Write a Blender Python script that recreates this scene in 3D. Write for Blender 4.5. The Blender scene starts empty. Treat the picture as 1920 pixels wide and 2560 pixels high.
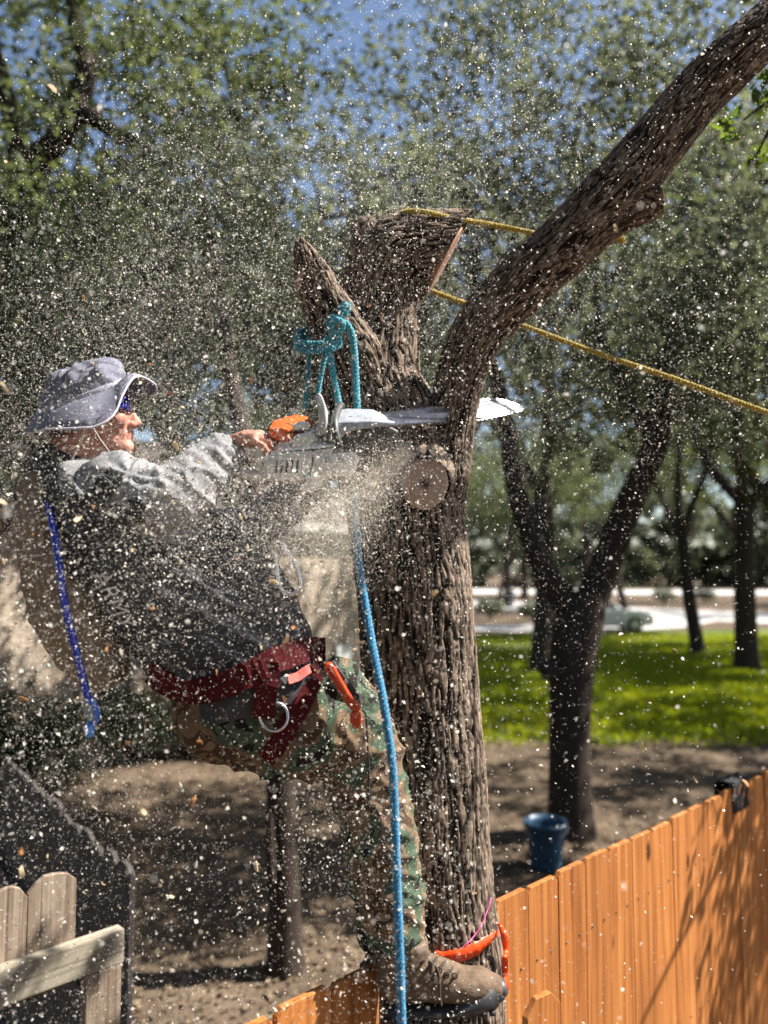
import bpy, bmesh, math, random
import numpy as np
from mathutils import Vector, Matrix, noise as mnoise
from mathutils.bvhtree import BVHTree

random.seed(7)
R = math.radians
scene = bpy.context.scene
COL = scene.collection

# ------------------------------------------------------------------ camera, sky, sun, exposure
CAMH = 2.70
PITCH = R(4.16)
FPX = 1923.0                       # focal length in pixels of the 1920x2560 photograph
cam_d = bpy.data.cameras.new('camera')
cam = bpy.data.objects.new('camera', cam_d); COL.objects.link(cam)
cam_d.sensor_fit = 'VERTICAL'; cam_d.sensor_height = 34.6; cam_d.lens = 34.6 * FPX / 2560
cam_d.clip_start = 0.05; cam_d.clip_end = 600
cam.location = (0, 0, CAMH); cam.rotation_euler = (math.pi / 2 + PITCH, 0, 0)
cam_d.dof.use_dof = True; cam_d.dof.focus_distance = 1.77; cam_d.dof.aperture_fstop = 1.65
scene.camera = cam

SUN_EL, SUN_AZ = R(50), R(83)
SUNV = Vector((math.sin(SUN_AZ) * math.cos(SUN_EL), math.cos(SUN_AZ) * math.cos(SUN_EL), math.sin(SUN_EL)))
world = bpy.data.worlds.new('World'); scene.world = world; world.use_nodes = True
wn = world.node_tree.nodes; wl = world.node_tree.links
bg = wn.get('Background') or wn.new('ShaderNodeBackground')
sky = wn.new('ShaderNodeTexSky'); sky.sky_type = 'NISHITA'; sky.sun_disc = False
sky.sun_elevation = SUN_EL; sky.sun_rotation = SUN_AZ; sky.air_density = 1.0; sky.dust_density = 1.2; sky.ozone_density = 1.6
wl.new(sky.outputs[0], bg.inputs[0]); bg.inputs[1].default_value = 0.065
sd = bpy.data.lights.new('sun', 'SUN'); sd.energy = 5.0; sd.angle = R(0.5); sd.color = (1.0, 0.945, 0.86)
so = bpy.data.objects.new('sun', sd); COL.objects.link(so); so.rotation_euler = SUNV.to_track_quat('Z', 'Y').to_euler()
so.location = (20, 10, 30)
vs = scene.view_settings
vs.view_transform = 'Standard'; vs.look = 'None'; vs.gamma = 1.0; vs.use_curve_mapping = False; vs.exposure = 1.4
scene.render.engine = 'CYCLES'
scene.cycles.use_denoising = True
scene.cycles.max_bounces = 6; scene.cycles.diffuse_bounces = 3; scene.cycles.transparent_max_bounces = 4
scene.cycles.sample_clamp_indirect = 4.0

# ------------------------------------------------------------------ pixel -> place
_F = Vector((0, math.cos(PITCH), math.sin(PITCH))); _U = Vector((0, -math.sin(PITCH), math.cos(PITCH))); _R = Vector((1, 0, 0))
def ray(x, y):
    return _F + _R * ((x - 960) / FPX) + _U * ((1280 - y) / FPX)
def P(x, y, d):
    v = ray(x, y); return Vector((0, 0, CAMH)) + v * (d / v.y)
def onz(x, y, z):
    v = ray(x, y); return Vector((0, 0, CAMH)) + v * ((z - CAMH) / v.z)
def S(px, d): return px * d / FPX
TO = 0.12                          # the felled tree stands this much further back than first measured
def PT(x, y, d): return P(x, y, d + TO)
def PH(x, y, d): return P(x, y, d - .10)

# ------------------------------------------------------------------ object helpers
def link(name, me, mat=None, parent=None, smooth=True):
    o = bpy.data.objects.new(name, me); COL.objects.link(o)
    if mat is not None:
        for m in (mat if isinstance(mat, (list, tuple)) else [mat]): me.materials.append(m)
    if parent is not None: o.parent = parent
    if smooth:
        me.polygons.foreach_set('use_smooth', np.ones(len(me.polygons), dtype=bool))
    return o
def tag(o, label=None, cat=None, group=None, kind=None):
    if label: o['label'] = label
    if cat: o['category'] = cat
    if group: o['group'] = group
    if kind: o['kind'] = kind
    return o
def empty(name, label, cat, group=None):
    o = bpy.data.objects.new(name, None); COL.objects.link(o); o.empty_display_size = 0.1
    return tag(o, label, cat, group)
def mesh_from(name, V, F):
    me = bpy.data.meshes.new(name); me.from_pydata([tuple(v) for v in V], [], F); me.update(); return me
def quads_mesh(name, V):           # V: (n,4,3) array of separate quads
    n = len(V); me = bpy.data.meshes.new(name)
    me.vertices.add(n * 4); me.vertices.foreach_set('co', np.ascontiguousarray(V, dtype=np.float32).ravel())
    me.loops.add(n * 4); me.loops.foreach_set('vertex_index', np.arange(n * 4, dtype=np.int32))
    me.polygons.add(n); me.polygons.foreach_set('loop_start', np.arange(0, n * 4, 4, dtype=np.int32))
    me.polygons.foreach_set('loop_total', np.full(n, 4, dtype=np.int32))
    me.update(calc_edges=True); return me

class G:                            # a growing vertex / face list
    def __init__(s): s.V = []; s.F = []; s.M = []
    def add(s, V, F, m=0):
        b = len(s.V); s.V += [Vector(v) for v in V]; s.F += [tuple(i + b for i in f) for f in F]; s.M += [m] * len(F)
    def mesh(s, name):
        me = mesh_from(name, s.V, s.F)
        if any(s.M): me.polygons.foreach_set('material_index', np.array(s.M, dtype=np.int32))
        return me

def frames(pts):
    n = len(pts); T = []
    for i in range(n):
        a = pts[max(i - 1, 0)]; b = pts[min(i + 1, n - 1)]
        t = (b - a); T.append(t.normalized() if t.length > 1e-9 else Vector((0, 0, 1)))
    return T
def spline(pts, n):
    """Catmull-Rom through points (tuples of any length), n samples per span"""
    pts = [np.array(p, dtype=float) for p in pts]; out = []
    for i in range(len(pts) - 1):
        p0 = pts[max(i - 1, 0)]; p1 = pts[i]; p2 = pts[i + 1]; p3 = pts[min(i + 2, len(pts) - 1)]
        for k in range(n):
            t = k / n
            out.append(0.5 * ((2 * p1) + (-p0 + p2) * t + (2 * p0 - 5 * p1 + 4 * p2 - p3) * t * t + (-p0 + 3 * p1 - 3 * p2 + p3) * t ** 3))
    out.append(pts[-1]); return out
def loft(g, pts, rad, seg=16, ref=None, cap=True, m=0, round_ends=False):
    """elliptic tube; rad: (a along ref, b across) or a number"""
    pts = [Vector(p) for p in pts]; T = frames(pts); n = len(pts)
    ref = Vector(ref) if ref is not None else Vector((0, 1, 0))
    if abs(T[0].dot(ref)) > 0.97 and ref.y == 1: ref = Vector((0, 0, 1))
    rings = []; prev = ref
    rr = [(r if isinstance(r, (tuple, list)) else (r, r)) for r in rad]
    seq = [(pts[i], T[i], rr[i]) for i in range(n)]
    if round_ends:
        a, b = seq[0], seq[-1]; pre = []; post = []
        for q in (0.25, 0.6, 0.88):
            k = math.sqrt(1 - (1 - q) ** 2); r = min(a[2])
            pre.append((a[0] - a[1] * r * (1 - q), a[1], (a[2][0] * k, a[2][1] * k)))
        for q in (0.88, 0.6, 0.25):
            k = math.sqrt(1 - (1 - q) ** 2); r = min(b[2])
            post.append((b[0] + b[1] * r * (1 - q), b[1], (b[2][0] * k, b[2][1] * k)))
        seq = pre + seq + post
    V = []
    for c, t, (a, b) in seq:
        u = (prev - t * prev.dot(t))
        u = u.normalized() if u.length > 1e-6 else t.orthogonal().normalized()
        prev = u; w = t.cross(u)
        for k in range(seg):
            th = 2 * math.pi * k / seg
            V.append(c + u * (a * math.cos(th)) + w * (b * math.sin(th)))
    F = []; N = len(seq)
    for i in range(N - 1):
        for k in range(seg):
            k2 = (k + 1) % seg
            F.append((i * seg + k, i * seg + k2, (i + 1) * seg + k2, (i + 1) * seg + k))
    if cap:
        F.append(tuple(reversed(range(seg)))); F.append(tuple((N - 1) * seg + k for k in range(seg)))
    g.add(V, F, m)
def ball(g, c, rx, ry=None, rz=None, rot=None, m=0, su=14, sv=9):
    ry = rx if ry is None else ry; rz = rx if rz is None else rz
    rot = rot or Matrix.Identity(3); V = []; F = []
    c = Vector(c)
    V.append(c + rot @ Vector((0, 0, rz)))
    for i in range(1, sv):
        ph = math.pi * i / sv
        for k in range(su):
            th = 2 * math.pi * k / su
            V.append(c + rot @ Vector((rx * math.sin(ph) * math.cos(th), ry * math.sin(ph) * math.sin(th), rz * math.cos(ph))))
    V.append(c + rot @ Vector((0, 0, -rz)))
    for k in range(su): F.append((0, 1 + k, 1 + (k + 1) % su))
    for i in range(sv - 2):
        for k in range(su):
            a = 1 + i * su + k; b = 1 + i * su + (k + 1) % su
            F.append((a, a + su, b + su, b))
    e = len(V) - 1; s0 = 1 + (sv - 2) * su
    for k in range(su): F.append((e, s0 + (k + 1) % su, s0 + k))
    g.add(V, F, m)
def box(g, o, ax, ay, az, m=0):     # corner o and three edge vectors
    o, ax, ay, az = map(Vector, (o, ax, ay, az))
    V = [o, o + ax, o + ax + ay, o + ay, o + az, o + ax + az, o + ax + ay + az, o + ay + az]
    F = [(0, 3, 2, 1), (4, 5, 6, 7), (0, 1, 5, 4), (1, 2, 6, 5), (2, 3, 7, 6), (3, 0, 4, 7)]
    if ax.cross(ay).dot(az) < 0: F = [tuple(reversed(f)) for f in F]
    g.add(V, F, m)
def prism(name, poly, off, mat, parent=None, bevel=0.004, segs=2):
    """poly: list of world points (one face), extruded by vector off, edges bevelled"""
    bm = bmesh.new(); off = Vector(off)
    a = [bm.verts.new(p) for p in poly]; b = [bm.verts.new(Vector(p) + off) for p in poly]
    n = len(poly); bm.faces.new(a); bm.faces.new(list(reversed(b)))
    for i in range(n): bm.faces.new((a[i], b[i], b[(i + 1) % n], a[(i + 1) % n]))
    bmesh.ops.recalc_face_normals(bm, faces=bm.faces)
    if bevel: bmesh.ops.bevel(bm, geom=list(bm.edges), offset=bevel, segments=segs, profile=0.5, affect='EDGES', clamp_overlap=True)
    me = bpy.data.meshes.new(name); bm.to_mesh(me); bm.free()
    return link(name, me, mat, parent, smooth=bevel > 0)
def pxpoly(pts, d): return [P(x, y, d if len(p) == 2 else p[2]) for p in pts for x, y in [p[:2]]]
def remesh(name, g, voxel, smooth=4, mat=None, parent=None, disp=None, factor=0.5):
    me0 = g.mesh('tmp'); o0 = bpy.data.objects.new('tmp', me0); COL.objects.link(o0)
    md = o0.modifiers.new('r', 'REMESH'); md.mode = 'VOXEL'; md.voxel_size = voxel
    if smooth:
        ms = o0.modifiers.new('s', 'SMOOTH'); ms.iterations = smooth; ms.factor = factor
    dg = bpy.context.evaluated_depsgraph_get(); ev = o0.evaluated_get(dg)
    me = bpy.data.meshes.new_from_object(ev); bpy.data.objects.remove(o0); bpy.data.meshes.remove(me0)
    me.name = name
    if disp:
        no = [v.normal.copy() for v in me.vertices]
        for v, nn in zip(me.vertices, no): v.co = v.co + nn * disp(v.co, nn)
        me.update()
    me.materials.clear()
    return link(name, me, mat, parent)
def bvh_of(o): 
    me = o.data
    return BVHTree.FromPolygons([v.co.copy() for v in me.vertices], [tuple(p.vertices) for p in me.polygons])

# numpy value noise -------------------------------------------------
def _h(ix, iy, iz, s):
    n = (ix * 374761393 + iy * 668265263 + iz * 2147483647 + s * 1274126177) & 0xffffffff
    n = ((n ^ (n >> 13)) * 1274126177) & 0xffffffff
    return ((n ^ (n >> 16)) & 0xffff) / 65535.0
def vnoise(p, s=0):
    p = np.asarray(p, dtype=np.float64); i = np.floor(p).astype(np.int64); f = p - i; f = f * f * (3 - 2 * f); r = 0
    for dx in (0, 1):
        for dy in (0, 1):
            for dz in (0, 1):
                w = (f[:, 0] if dx else 1 - f[:, 0]) * (f[:, 1] if dy else 1 - f[:, 1]) * (f[:, 2] if dz else 1 - f[:, 2])
                r = r + w * _h(i[:, 0] + dx, i[:, 1] + dy, i[:, 2] + dz, s)
    return r

# ------------------------------------------------------------------ materials
def nm(name):
    m = bpy.data.materials.new(name); m.use_nodes = True; nt = m.node_tree
    b = nt.nodes['Principled BSDF']; return m, nt, b
def N(nt, t, **kw):
    n = nt.nodes.new(t)
    for k, v in kw.items(): setattr(n, k, v)
    return n
def ramp(nt, stops, interp='LINEAR'):
    r = nt.nodes.new('ShaderNodeValToRGB'); cr = r.color_ramp; cr.interpolation = interp
    while len(cr.elements) < len(stops): cr.elements.new(0.5)
    for e, (p, c) in zip(cr.elements, stops):
        e.position = p; e.color = (*c, 1) if len(c) == 3 else c
    return r
def coords(nt, scale=(1, 1, 1), rot=(0, 0, 0), kind='Object'):
    tc = N(nt, 'ShaderNodeTexCoord'); mp = N(nt, 'ShaderNodeMapping')
    mp.inputs['Scale'].default_value = scale; mp.inputs['Rotation'].default_value = rot
    nt.links.new(tc.outputs[kind], mp.inputs[0]); return mp.outputs[0]
def noisy(name, c1, c2, scale=8, detail=6, rough=0.8, bump=0.2, bscale=None, bdist=0.01, stretch=(1, 1, 1), metal=0.0, spec=0.3, rot=(0, 0, 0), c3=None):
    m, nt, b = nm(name); L = nt.links
    v = coords(nt, stretch, rot)
    n = N(nt, 'ShaderNodeTexNoise'); n.inputs['Scale'].default_value = scale; n.inputs['Detail'].default_value = detail
    L.new(v, n.inputs['Vector'])
    st = [(0.3, c1), (0.7, c2)] if c3 is None else [(0.3, c1), (0.52, c3), (0.7, c2)]
    r = ramp(nt, st); L.new(n.outputs['Fac'], r.inputs[0]); L.new(r.outputs[0], b.inputs['Base Color'])
    b.inputs['Roughness'].default_value = rough; b.inputs['Metallic'].default_value = metal; b.inputs['Specular IOR Level'].default_value = spec
    if bump:
        n2 = N(nt, 'ShaderNodeTexNoise'); n2.inputs['Scale'].default_value = bscale or scale * 4; n2.inputs['Detail'].default_value = 5
        L.new(v, n2.inputs['Vector']); bp = N(nt, 'ShaderNodeBump'); bp.inputs['Strength'].default_value = bump; bp.inputs['Distance'].default_value = bdist
        L.new(n2.outputs['Fac'], bp.inputs['Height']); L.new(bp.outputs[0], b.inputs['Normal'])
    return m
def leafmat(name, cols, trans=0.45, rough=0.6):
    m, nt, b = nm(name); L = nt.links
    ge = N(nt, 'ShaderNodeNewGeometry'); r = ramp(nt, [(i / max(1, len(cols) - 1), c) for i, c in enumerate(cols)])
    L.new(ge.outputs['Random Per Island'], r.inputs[0]); L.new(r.outputs[0], b.inputs['Base Color'])
    b.inputs['Roughness'].default_value = rough; b.inputs['Specular IOR Level'].default_value = 0.25
    tr = N(nt, 'ShaderNodeBsdfTranslucent'); hs = N(nt, 'ShaderNodeHueSaturation'); hs.inputs['Hue'].default_value = 0.48; hs.inputs['Saturation'].default_value = 1.15; hs.inputs['Value'].default_value = 1.7
    L.new(r.outputs[0], hs.inputs['Color']); L.new(hs.outputs[0], tr.inputs[0])
    mx = N(nt, 'ShaderNodeMixShader'); mx.inputs[0].default_value = trans
    L.new(b.outputs[0], mx.inputs[1]); L.new(tr.outputs[0], mx.inputs[2]); L.new(mx.outputs[0], nt.nodes['Material Output'].inputs[0])
    return m
def woodmat(name, cA, cB, cC, grain=(60, 60, 2.0), knots=True, rough=0.75, bump=0.35, rot=(0, 0, 0), perobj=0.25):
    """board timber: grain runs along object Z, tint differs a little for every board"""
    m, nt, b = nm(name); L = nt.links
    oi = N(nt, 'ShaderNodeObjectInfo'); tc = N(nt, 'ShaderNodeTexCoord'); ad = N(nt, 'ShaderNodeVectorMath', operation='ADD')
    sc = N(nt, 'ShaderNodeVectorMath', operation='SCALE'); cx = N(nt, 'ShaderNodeCombineXYZ')
    for k in range(3): L.new(oi.outputs['Random'], cx.inputs[k])
    sc.inputs['Scale'].default_value = 37.0; L.new(cx.outputs[0], sc.inputs[0])
    L.new(tc.outputs['Object'], ad.inputs[0]); L.new(sc.outputs[0], ad.inputs[1])
    mp = N(nt, 'ShaderNodeMapping'); mp.inputs['Scale'].default_value = grain; mp.inputs['Rotation'].default_value = rot; L.new(ad.outputs[0], mp.inputs[0])
    n = N(nt, 'ShaderNodeTexNoise'); n.inputs['Scale'].default_value = 1.0; n.inputs['Detail'].default_value = 8; n.inputs['Distortion'].default_value = 0.6
    L.new(mp.outputs[0], n.inputs['Vector'])
    r = ramp(nt, [(0.28, cA), (0.5, cB), (0.72, cC)]); L.new(n.outputs['Fac'], r.inputs[0])
    n2 = N(nt, 'ShaderNodeTexNoise'); n2.inputs['Scale'].default_value = 3.0; n2.inputs['Detail'].default_value = 4; L.new(ad.outputs[0], n2.inputs['Vector'])
    mul = N(nt, 'ShaderNodeMath', operation='MULTIPLY_ADD'); mul.inputs[1].default_value = 0.5; mul.inputs[2].default_value = 0.75; L.new(n2.outputs['Fac'], mul.inputs[0])
    mo = N(nt, 'ShaderNodeMath', operation='MULTIPLY_ADD'); mo.inputs[1].default_value = perobj; mo.inputs[2].default_value = 1 - perobj / 2; L.new(oi.outputs['Random'], mo.inputs[0])
    mm = N(nt, 'ShaderNodeMath', operation='MULTIPLY'); L.new(mul.outputs[0], mm.inputs[0]); L.new(mo.outputs[0], mm.inputs[1])
    hs = N(nt, 'ShaderNodeHueSaturation'); L.new(mm.outputs[0], hs.inputs['Value']); L.new(r.outputs[0], hs.inputs['Color'])
    col = hs.outputs[0]
    if knots:
        vo = N(nt, 'ShaderNodeTexVoronoi'); mp2 = N(nt, 'ShaderNodeMapping'); mp2.inputs['Scale'].default_value = (7, 7, 3.2); L.new(ad.outputs[0], mp2.inputs[0]); L.new(mp2.outputs[0], vo.inputs['Vector']); vo.inputs['Scale'].default_value = 1.0
        kr = ramp(nt, [(0.07, (1, 1, 1)), (0.13, (0, 0, 0))]); L.new(vo.outputs['Distance'], kr.inputs[0])
        mix = N(nt, 'ShaderNodeMix', data_type='RGBA'); L.new(kr.outputs[0], mix.inputs['Factor']); L.new(col, mix.inputs['A']); mix.inputs['B'].default_value = (*[c * 0.35 for c in cA], 1); col = mix.outputs['Result']
    L.new(col, b.inputs['Base Color']); b.inputs['Roughness'].default_value = rough; b.inputs['Specular IOR Level'].default_value = 0.25
    bp = N(nt, 'ShaderNodeBump'); bp.inputs['Strength'].default_value = bump; bp.inputs['Distance'].default_value = 0.003; L.new(n.outputs['Fac'], bp.inputs['Height']); L.new(bp.outputs[0], b.inputs['Normal'])
    return m
def barkmat(name, dark, light, use_attr=True, scale=30):
    m, nt, b = nm(name); L = nt.links
    v = coords(nt, (1, 1, 0.28)); n = N(nt, 'ShaderNodeTexNoise'); n.inputs['Scale'].default_value = scale; n.inputs['Detail'].default_value = 8; n.inputs['Roughness'].default_value = 0.65
    L.new(v, n.inputs['Vector'])
    if use_attr:
        at = N(nt, 'ShaderNodeAttribute'); at.attribute_name = 'ridge'
        ad = N(nt, 'ShaderNodeMath', operation='MULTIPLY_ADD'); ad.inputs[1].default_value = 0.75; L.new(at.outputs['Fac'], ad.inputs[0])
        ml = N(nt, 'ShaderNodeMath', operation='MULTIPLY'); ml.inputs[1].default_value = 0.42; L.new(n.outputs['Fac'], ml.inputs[0]); L.new(ml.outputs[0], ad.inputs[2]); fac = ad.outputs[0]
    else: fac = n.outputs['Fac']
    mid = tuple((a * 0.72 + c * 0.28) for a, c in zip(dark, light))
    r = ramp(nt, [(0.25, dark), (0.66, mid), (1.0, light)]); L.new(fac, r.inputs[0]); L.new(r.outputs[0], b.inputs['Base Color'])
    b.inputs['Roughness'].default_value = 0.9; b.inputs['Specular IOR Level'].default_value = 0.15
    bp = N(nt, 'ShaderNodeBump'); bp.inputs['Strength'].default_value = 0.6; bp.inputs['Distance'].default_value = 0.006; L.new(n.outputs['Fac'], bp.inputs['Height']); L.new(bp.outputs[0], b.inputs['Normal'])
    return m
def cloth(name, c1, c2, weave=900, rough=0.9, bump=0.15, scale=9):
    return noisy(name, c1, c2, scale=scale, detail=5, rough=rough, bump=bump, bscale=weave / 10, bdist=0.002, spec=0.15)
def plain(name, c, rough=0.5, metal=0.0, spec=0.5, var=0.15, scale=30, bump=0.05):
    return noisy(name, tuple(x * (1 - var) for x in c), tuple(min(1, x * (1 + var)) for x in c), scale=scale, rough=rough, metal=metal, spec=spec, bump=bump, bdist=0.002)
def camo(name):
    m, nt, b = nm(name); L = nt.links; v = coords(nt, (1, 1, 0.75), (0.3, 0.2, 0.5))
    n = N(nt, 'ShaderNodeTexNoise'); n.inputs['Scale'].default_value = 10.5; n.inputs['Detail'].default_value = 2.2; n.inputs['Distortion'].default_value = 0.9; L.new(v, n.inputs['Vector'])
    r = ramp(nt, [(0.0, (0.02, 0.016, 0.016)), (0.36, (0.062, 0.092, 0.06)), (0.47, (0.165, 0.112, 0.068)), (0.57, (0.07, 0.043, 0.028)), (0.65, (0.20, 0.145, 0.092))], 'CONSTANT')
    L.new(n.outputs['Fac'], r.inputs[0]); L.new(r.outputs[0], b.inputs['Base Color']); b.inputs['Roughness'].default_value = 0.9; b.inputs['Specular IOR Level'].default_value = 0.15
    n2 = N(nt, 'ShaderNodeTexNoise'); n2.inputs['Scale'].default_value = 60; n2.inputs['Detail'].default_value = 5; L.new(v, n2.inputs['Vector'])
    bp = N(nt, 'ShaderNodeBump'); bp.inputs['Strength'].default_value = 0.25; bp.inputs['Distance'].default_value = 0.004; L.new(n2.outputs['Fac'], bp.inputs['Height']); L.new(bp.outputs[0], b.inputs['Normal'])
    return m
def ropemat(name, c1, c2):
    m, nt, b = nm(name); L = nt.links; v = coords(nt)
    n = N(nt, 'ShaderNodeTexNoise'); n.inputs['Scale'].default_value = 220; n.inputs['Detail'].default_value = 3; L.new(v, n.inputs['Vector'])
    r = ramp(nt, [(0.35, c1), (0.65, c2)]); L.new(n.outputs['Fac'], r.inputs[0]); L.new(r.outputs[0], b.inputs['Base Color']); b.inputs['Roughness'].default_value = 0.85
    b.inputs['Sheen Weight'].default_value = 0.3
    bp = N(nt, 'ShaderNodeBump'); bp.inputs['Strength'].default_value = 0.5; bp.inputs['Distance'].default_value = 0.003; L.new(n.outputs['Fac'], bp.inputs['Height']); L.new(bp.outputs[0], b.inputs['Normal'])
    return m
def cutwood(name, c_in, c_out, centre, rot, rscale=140):
    m, nt, b = nm(name); L = nt.links
    tc = N(nt, 'ShaderNodeTexCoord'); sub = N(nt, 'ShaderNodeVectorMath', operation='SUBTRACT'); sub.inputs[1].default_value = centre; L.new(tc.outputs['Object'], sub.inputs[0])
    n = N(nt, 'ShaderNodeTexNoise'); n.inputs['Scale'].default_value = 25; L.new(tc.outputs['Object'], n.inputs['Vector'])
    ln = N(nt, 'ShaderNodeVectorMath', operation='LENGTH'); L.new(sub.outputs[0], ln.inputs[0])
    ma = N(nt, 'ShaderNodeMath', operation='MULTIPLY_ADD'); ma.inputs[1].default_value = 0.012; L.new(n.outputs['Fac'], ma.inputs[0]); L.new(ln.outputs['Value'], ma.inputs[2])
    ms = N(nt, 'ShaderNodeMath', operation='MULTIPLY'); ms.inputs[1].default_value = rscale * 6.28; L.new(ma.outputs[0], ms.inputs[0])
    sn = N(nt, 'ShaderNodeMath', operation='SINE'); L.new(ms.outputs[0], sn.inputs[0])
    r = ramp(nt, [(0.0, c_in), (0.012 / 0.08, c_in), (0.3, c_out), (1, c_out)]); dv = N(nt, 'ShaderNodeMath', operation='MULTIPLY'); dv.inputs[1].default_value = 12.0; L.new(ma.outputs[0], dv.inputs[0]); L.new(dv.outputs[0], r.inputs[0])
    hs = N(nt, 'ShaderNodeHueSaturation'); va = N(nt, 'ShaderNodeMath', operation='MULTIPLY_ADD'); va.inputs[1].default_value = 0.12; va.inputs[2].default_value = 0.95; L.new(sn.outputs[0], va.inputs[0]); L.new(va.outputs[0], hs.inputs['Value']); L.new(r.outputs[0], hs.inputs['Color'])
    L.new(hs.outputs[0], b.inputs['Base Color']); b.inputs['Roughness'].default_value = 0.85
    return m

M = {}
M['bark'] = barkmat('bark_front', (0.013, 0.0085, 0.006), (0.31, 0.235, 0.18))
M['bark_far'] = barkmat('bark_far', (0.03, 0.022, 0.018), (0.13, 0.10, 0.085), use_attr=False, scale=22)
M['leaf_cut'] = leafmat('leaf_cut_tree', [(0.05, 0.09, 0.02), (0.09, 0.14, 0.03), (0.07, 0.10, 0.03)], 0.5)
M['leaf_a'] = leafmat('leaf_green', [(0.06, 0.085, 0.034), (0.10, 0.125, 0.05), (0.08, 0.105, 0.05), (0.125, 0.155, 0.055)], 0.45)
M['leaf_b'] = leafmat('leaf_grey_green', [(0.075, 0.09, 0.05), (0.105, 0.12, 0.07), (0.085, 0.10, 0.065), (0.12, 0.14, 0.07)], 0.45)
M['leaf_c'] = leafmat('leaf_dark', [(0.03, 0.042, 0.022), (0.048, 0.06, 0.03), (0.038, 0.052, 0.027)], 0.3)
M['orange_wood'] = woodmat('orange_cedar', (0.20, 0.062, 0.014), (0.38, 0.138, 0.034), (0.52, 0.22, 0.066), grain=(46, 46, 1.5))
M['grey_wood'] = woodmat('weathered_grey_timber', (0.12, 0.08, 0.055), (0.255, 0.195, 0.145), (0.37, 0.30, 0.235), grain=(75, 75, 2.2), bump=0.7)
M['rail_wood'] = woodmat('weathered_rail_timber', (0.17, 0.145, 0.11), (0.30, 0.265, 0.205), (0.40, 0.36, 0.29), grain=(2.2, 70, 70), knots=False, bump=0.6)
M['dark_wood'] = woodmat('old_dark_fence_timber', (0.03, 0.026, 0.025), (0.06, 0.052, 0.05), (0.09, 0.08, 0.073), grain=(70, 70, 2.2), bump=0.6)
M['dirt'] = None

# ------------------------------------------------------------------ ground
def groundmat():
    m, nt, b = nm('leaf_litter_ground'); L = nt.links; v = coords(nt)
    n = N(nt, 'ShaderNodeTexNoise'); n.inputs['Scale'].default_value = 1.1; n.inputs['Detail'].default_value = 9; n.inputs['Roughness'].default_value = 0.7; L.new(v, n.inputs['Vector'])
    r = ramp(nt, [(0.3, (0.06, 0.043, 0.030)), (0.5, (0.115, 0.085, 0.06)), (0.7, (0.19, 0.145, 0.10))]); L.new(n.outputs['Fac'], r.inputs[0])
    n2 = N(nt, 'ShaderNodeTexNoise'); n2.inputs['Scale'].default_value = 35; n2.inputs['Detail'].default_value = 6; L.new(v, n2.inputs['Vector'])
    hs = N(nt, 'ShaderNodeHueSaturation'); ma = N(nt, 'ShaderNodeMath', operation='MULTIPLY_ADD'); ma.inputs[1].default_value = 1.3; ma.inputs[2].default_value = 0.35; L.new(n2.outputs['Fac'], ma.inputs[0]); L.new(ma.outputs[0], hs.inputs['Value']); L.new(r.outputs[0], hs.inputs['Color'])
    L.new(hs.outputs[0], b.inputs['Base Color']); b.inputs['Roughness'].default_value = 0.95; b.inputs['Specular IOR Level'].default_value = 0.1
    bp = N(nt, 'ShaderNodeBump'); bp.inputs['Strength'].default_value = 0.5; bp.inputs['Distance'].default_value = 0.05; L.new(n2.outputs['Fac'], bp.inputs['Height']); L.new(bp.outputs[0], b.inputs['Normal'])
    return m
def sheet(name, fx, xs, ys, mat, z0, bump=0.0, seed=1):
    xs = np.asarray(xs); ys = np.asarray(ys); X, Y = np.meshgrid(xs, ys)
    Z = z0 + bump * (vnoise(np.stack([X.ravel() * 0.7, Y.ravel() * 0.7, 0 * X.ravel()], 1), seed) - 0.5).reshape(X.shape)
    V = np.stack([X.ravel(), Y.ravel(), Z.ravel()], 1); nx = len(xs); F = []
    for j in range(len(ys) - 1):
        for i in range(nx - 1):
            a = j * nx + i; F.append((a, a + 1, a + nx + 1, a + nx))
    o = link(name, mesh_from(name, V, F), mat); return tag(o, kind='structure')
gx = np.concatenate([np.linspace(-300, -12, 14), np.linspace(-11, 11, 60), np.linspace(12, 300, 14)])
gy = np.concatenate([np.linspace(-40, 0, 6), np.linspace(0.5, 16, 50), np.linspace(18, 400, 20)])
sheet('ground', None, gx, gy, groundmat(), -0.01, 0.0)
def polysheet(name, pts, z, mat, kind='structure', sub=0):
    me = mesh_from(name, [(x, y, z) for x, y in pts], [tuple(range(len(pts)))])
    o = link(name, me, mat, smooth=False); return tag(o, kind=kind)
grass_base = noisy('lawn_soil', (0.15, 0.125, 0.06), (0.16, 0.22, 0.03), c3=(.11, .145, .025), scale=.55, detail=8, rough=0.95, bump=0.4, bscale=30, bdist=0.03)
def edge(n, x0, x1, y0, amp, sd):
    rr = random.Random(sd); return [(x0 + (x1 - x0) * i / n, y0 + rr.uniform(-amp, amp)) for i in range(n + 1)]
lawn_pts = edge(26, 0.2, 40, 12.3, 0.7, 3) + [(40, 34.5), (22, 34.5), (12, 34.0), (8, 31.5), (4, 31), (0.2, 31)]
polysheet('lawn', lawn_pts, 0.0, grass_base)
conc = noisy('pale_concrete', (0.42, 0.40, 0.38), (0.55, 0.53, 0.50), scale=0.8, detail=8, rough=0.9, bump=0.1)
polysheet('road', [(-40, 58), (6, 52), (13, 44), (20, 36.5), (60, 35), (60, 45), (24, 46), (16, 54), (8, 66), (-40, 76)], 0.004, conc)
polysheet('driveway', [(3.0, 33.2), (9.5, 32.8), (13.5, 35.2), (17, 39.5), (13.0, 43.6), (10.5, 38), (3, 36.0)], 0.008, conc)
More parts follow.
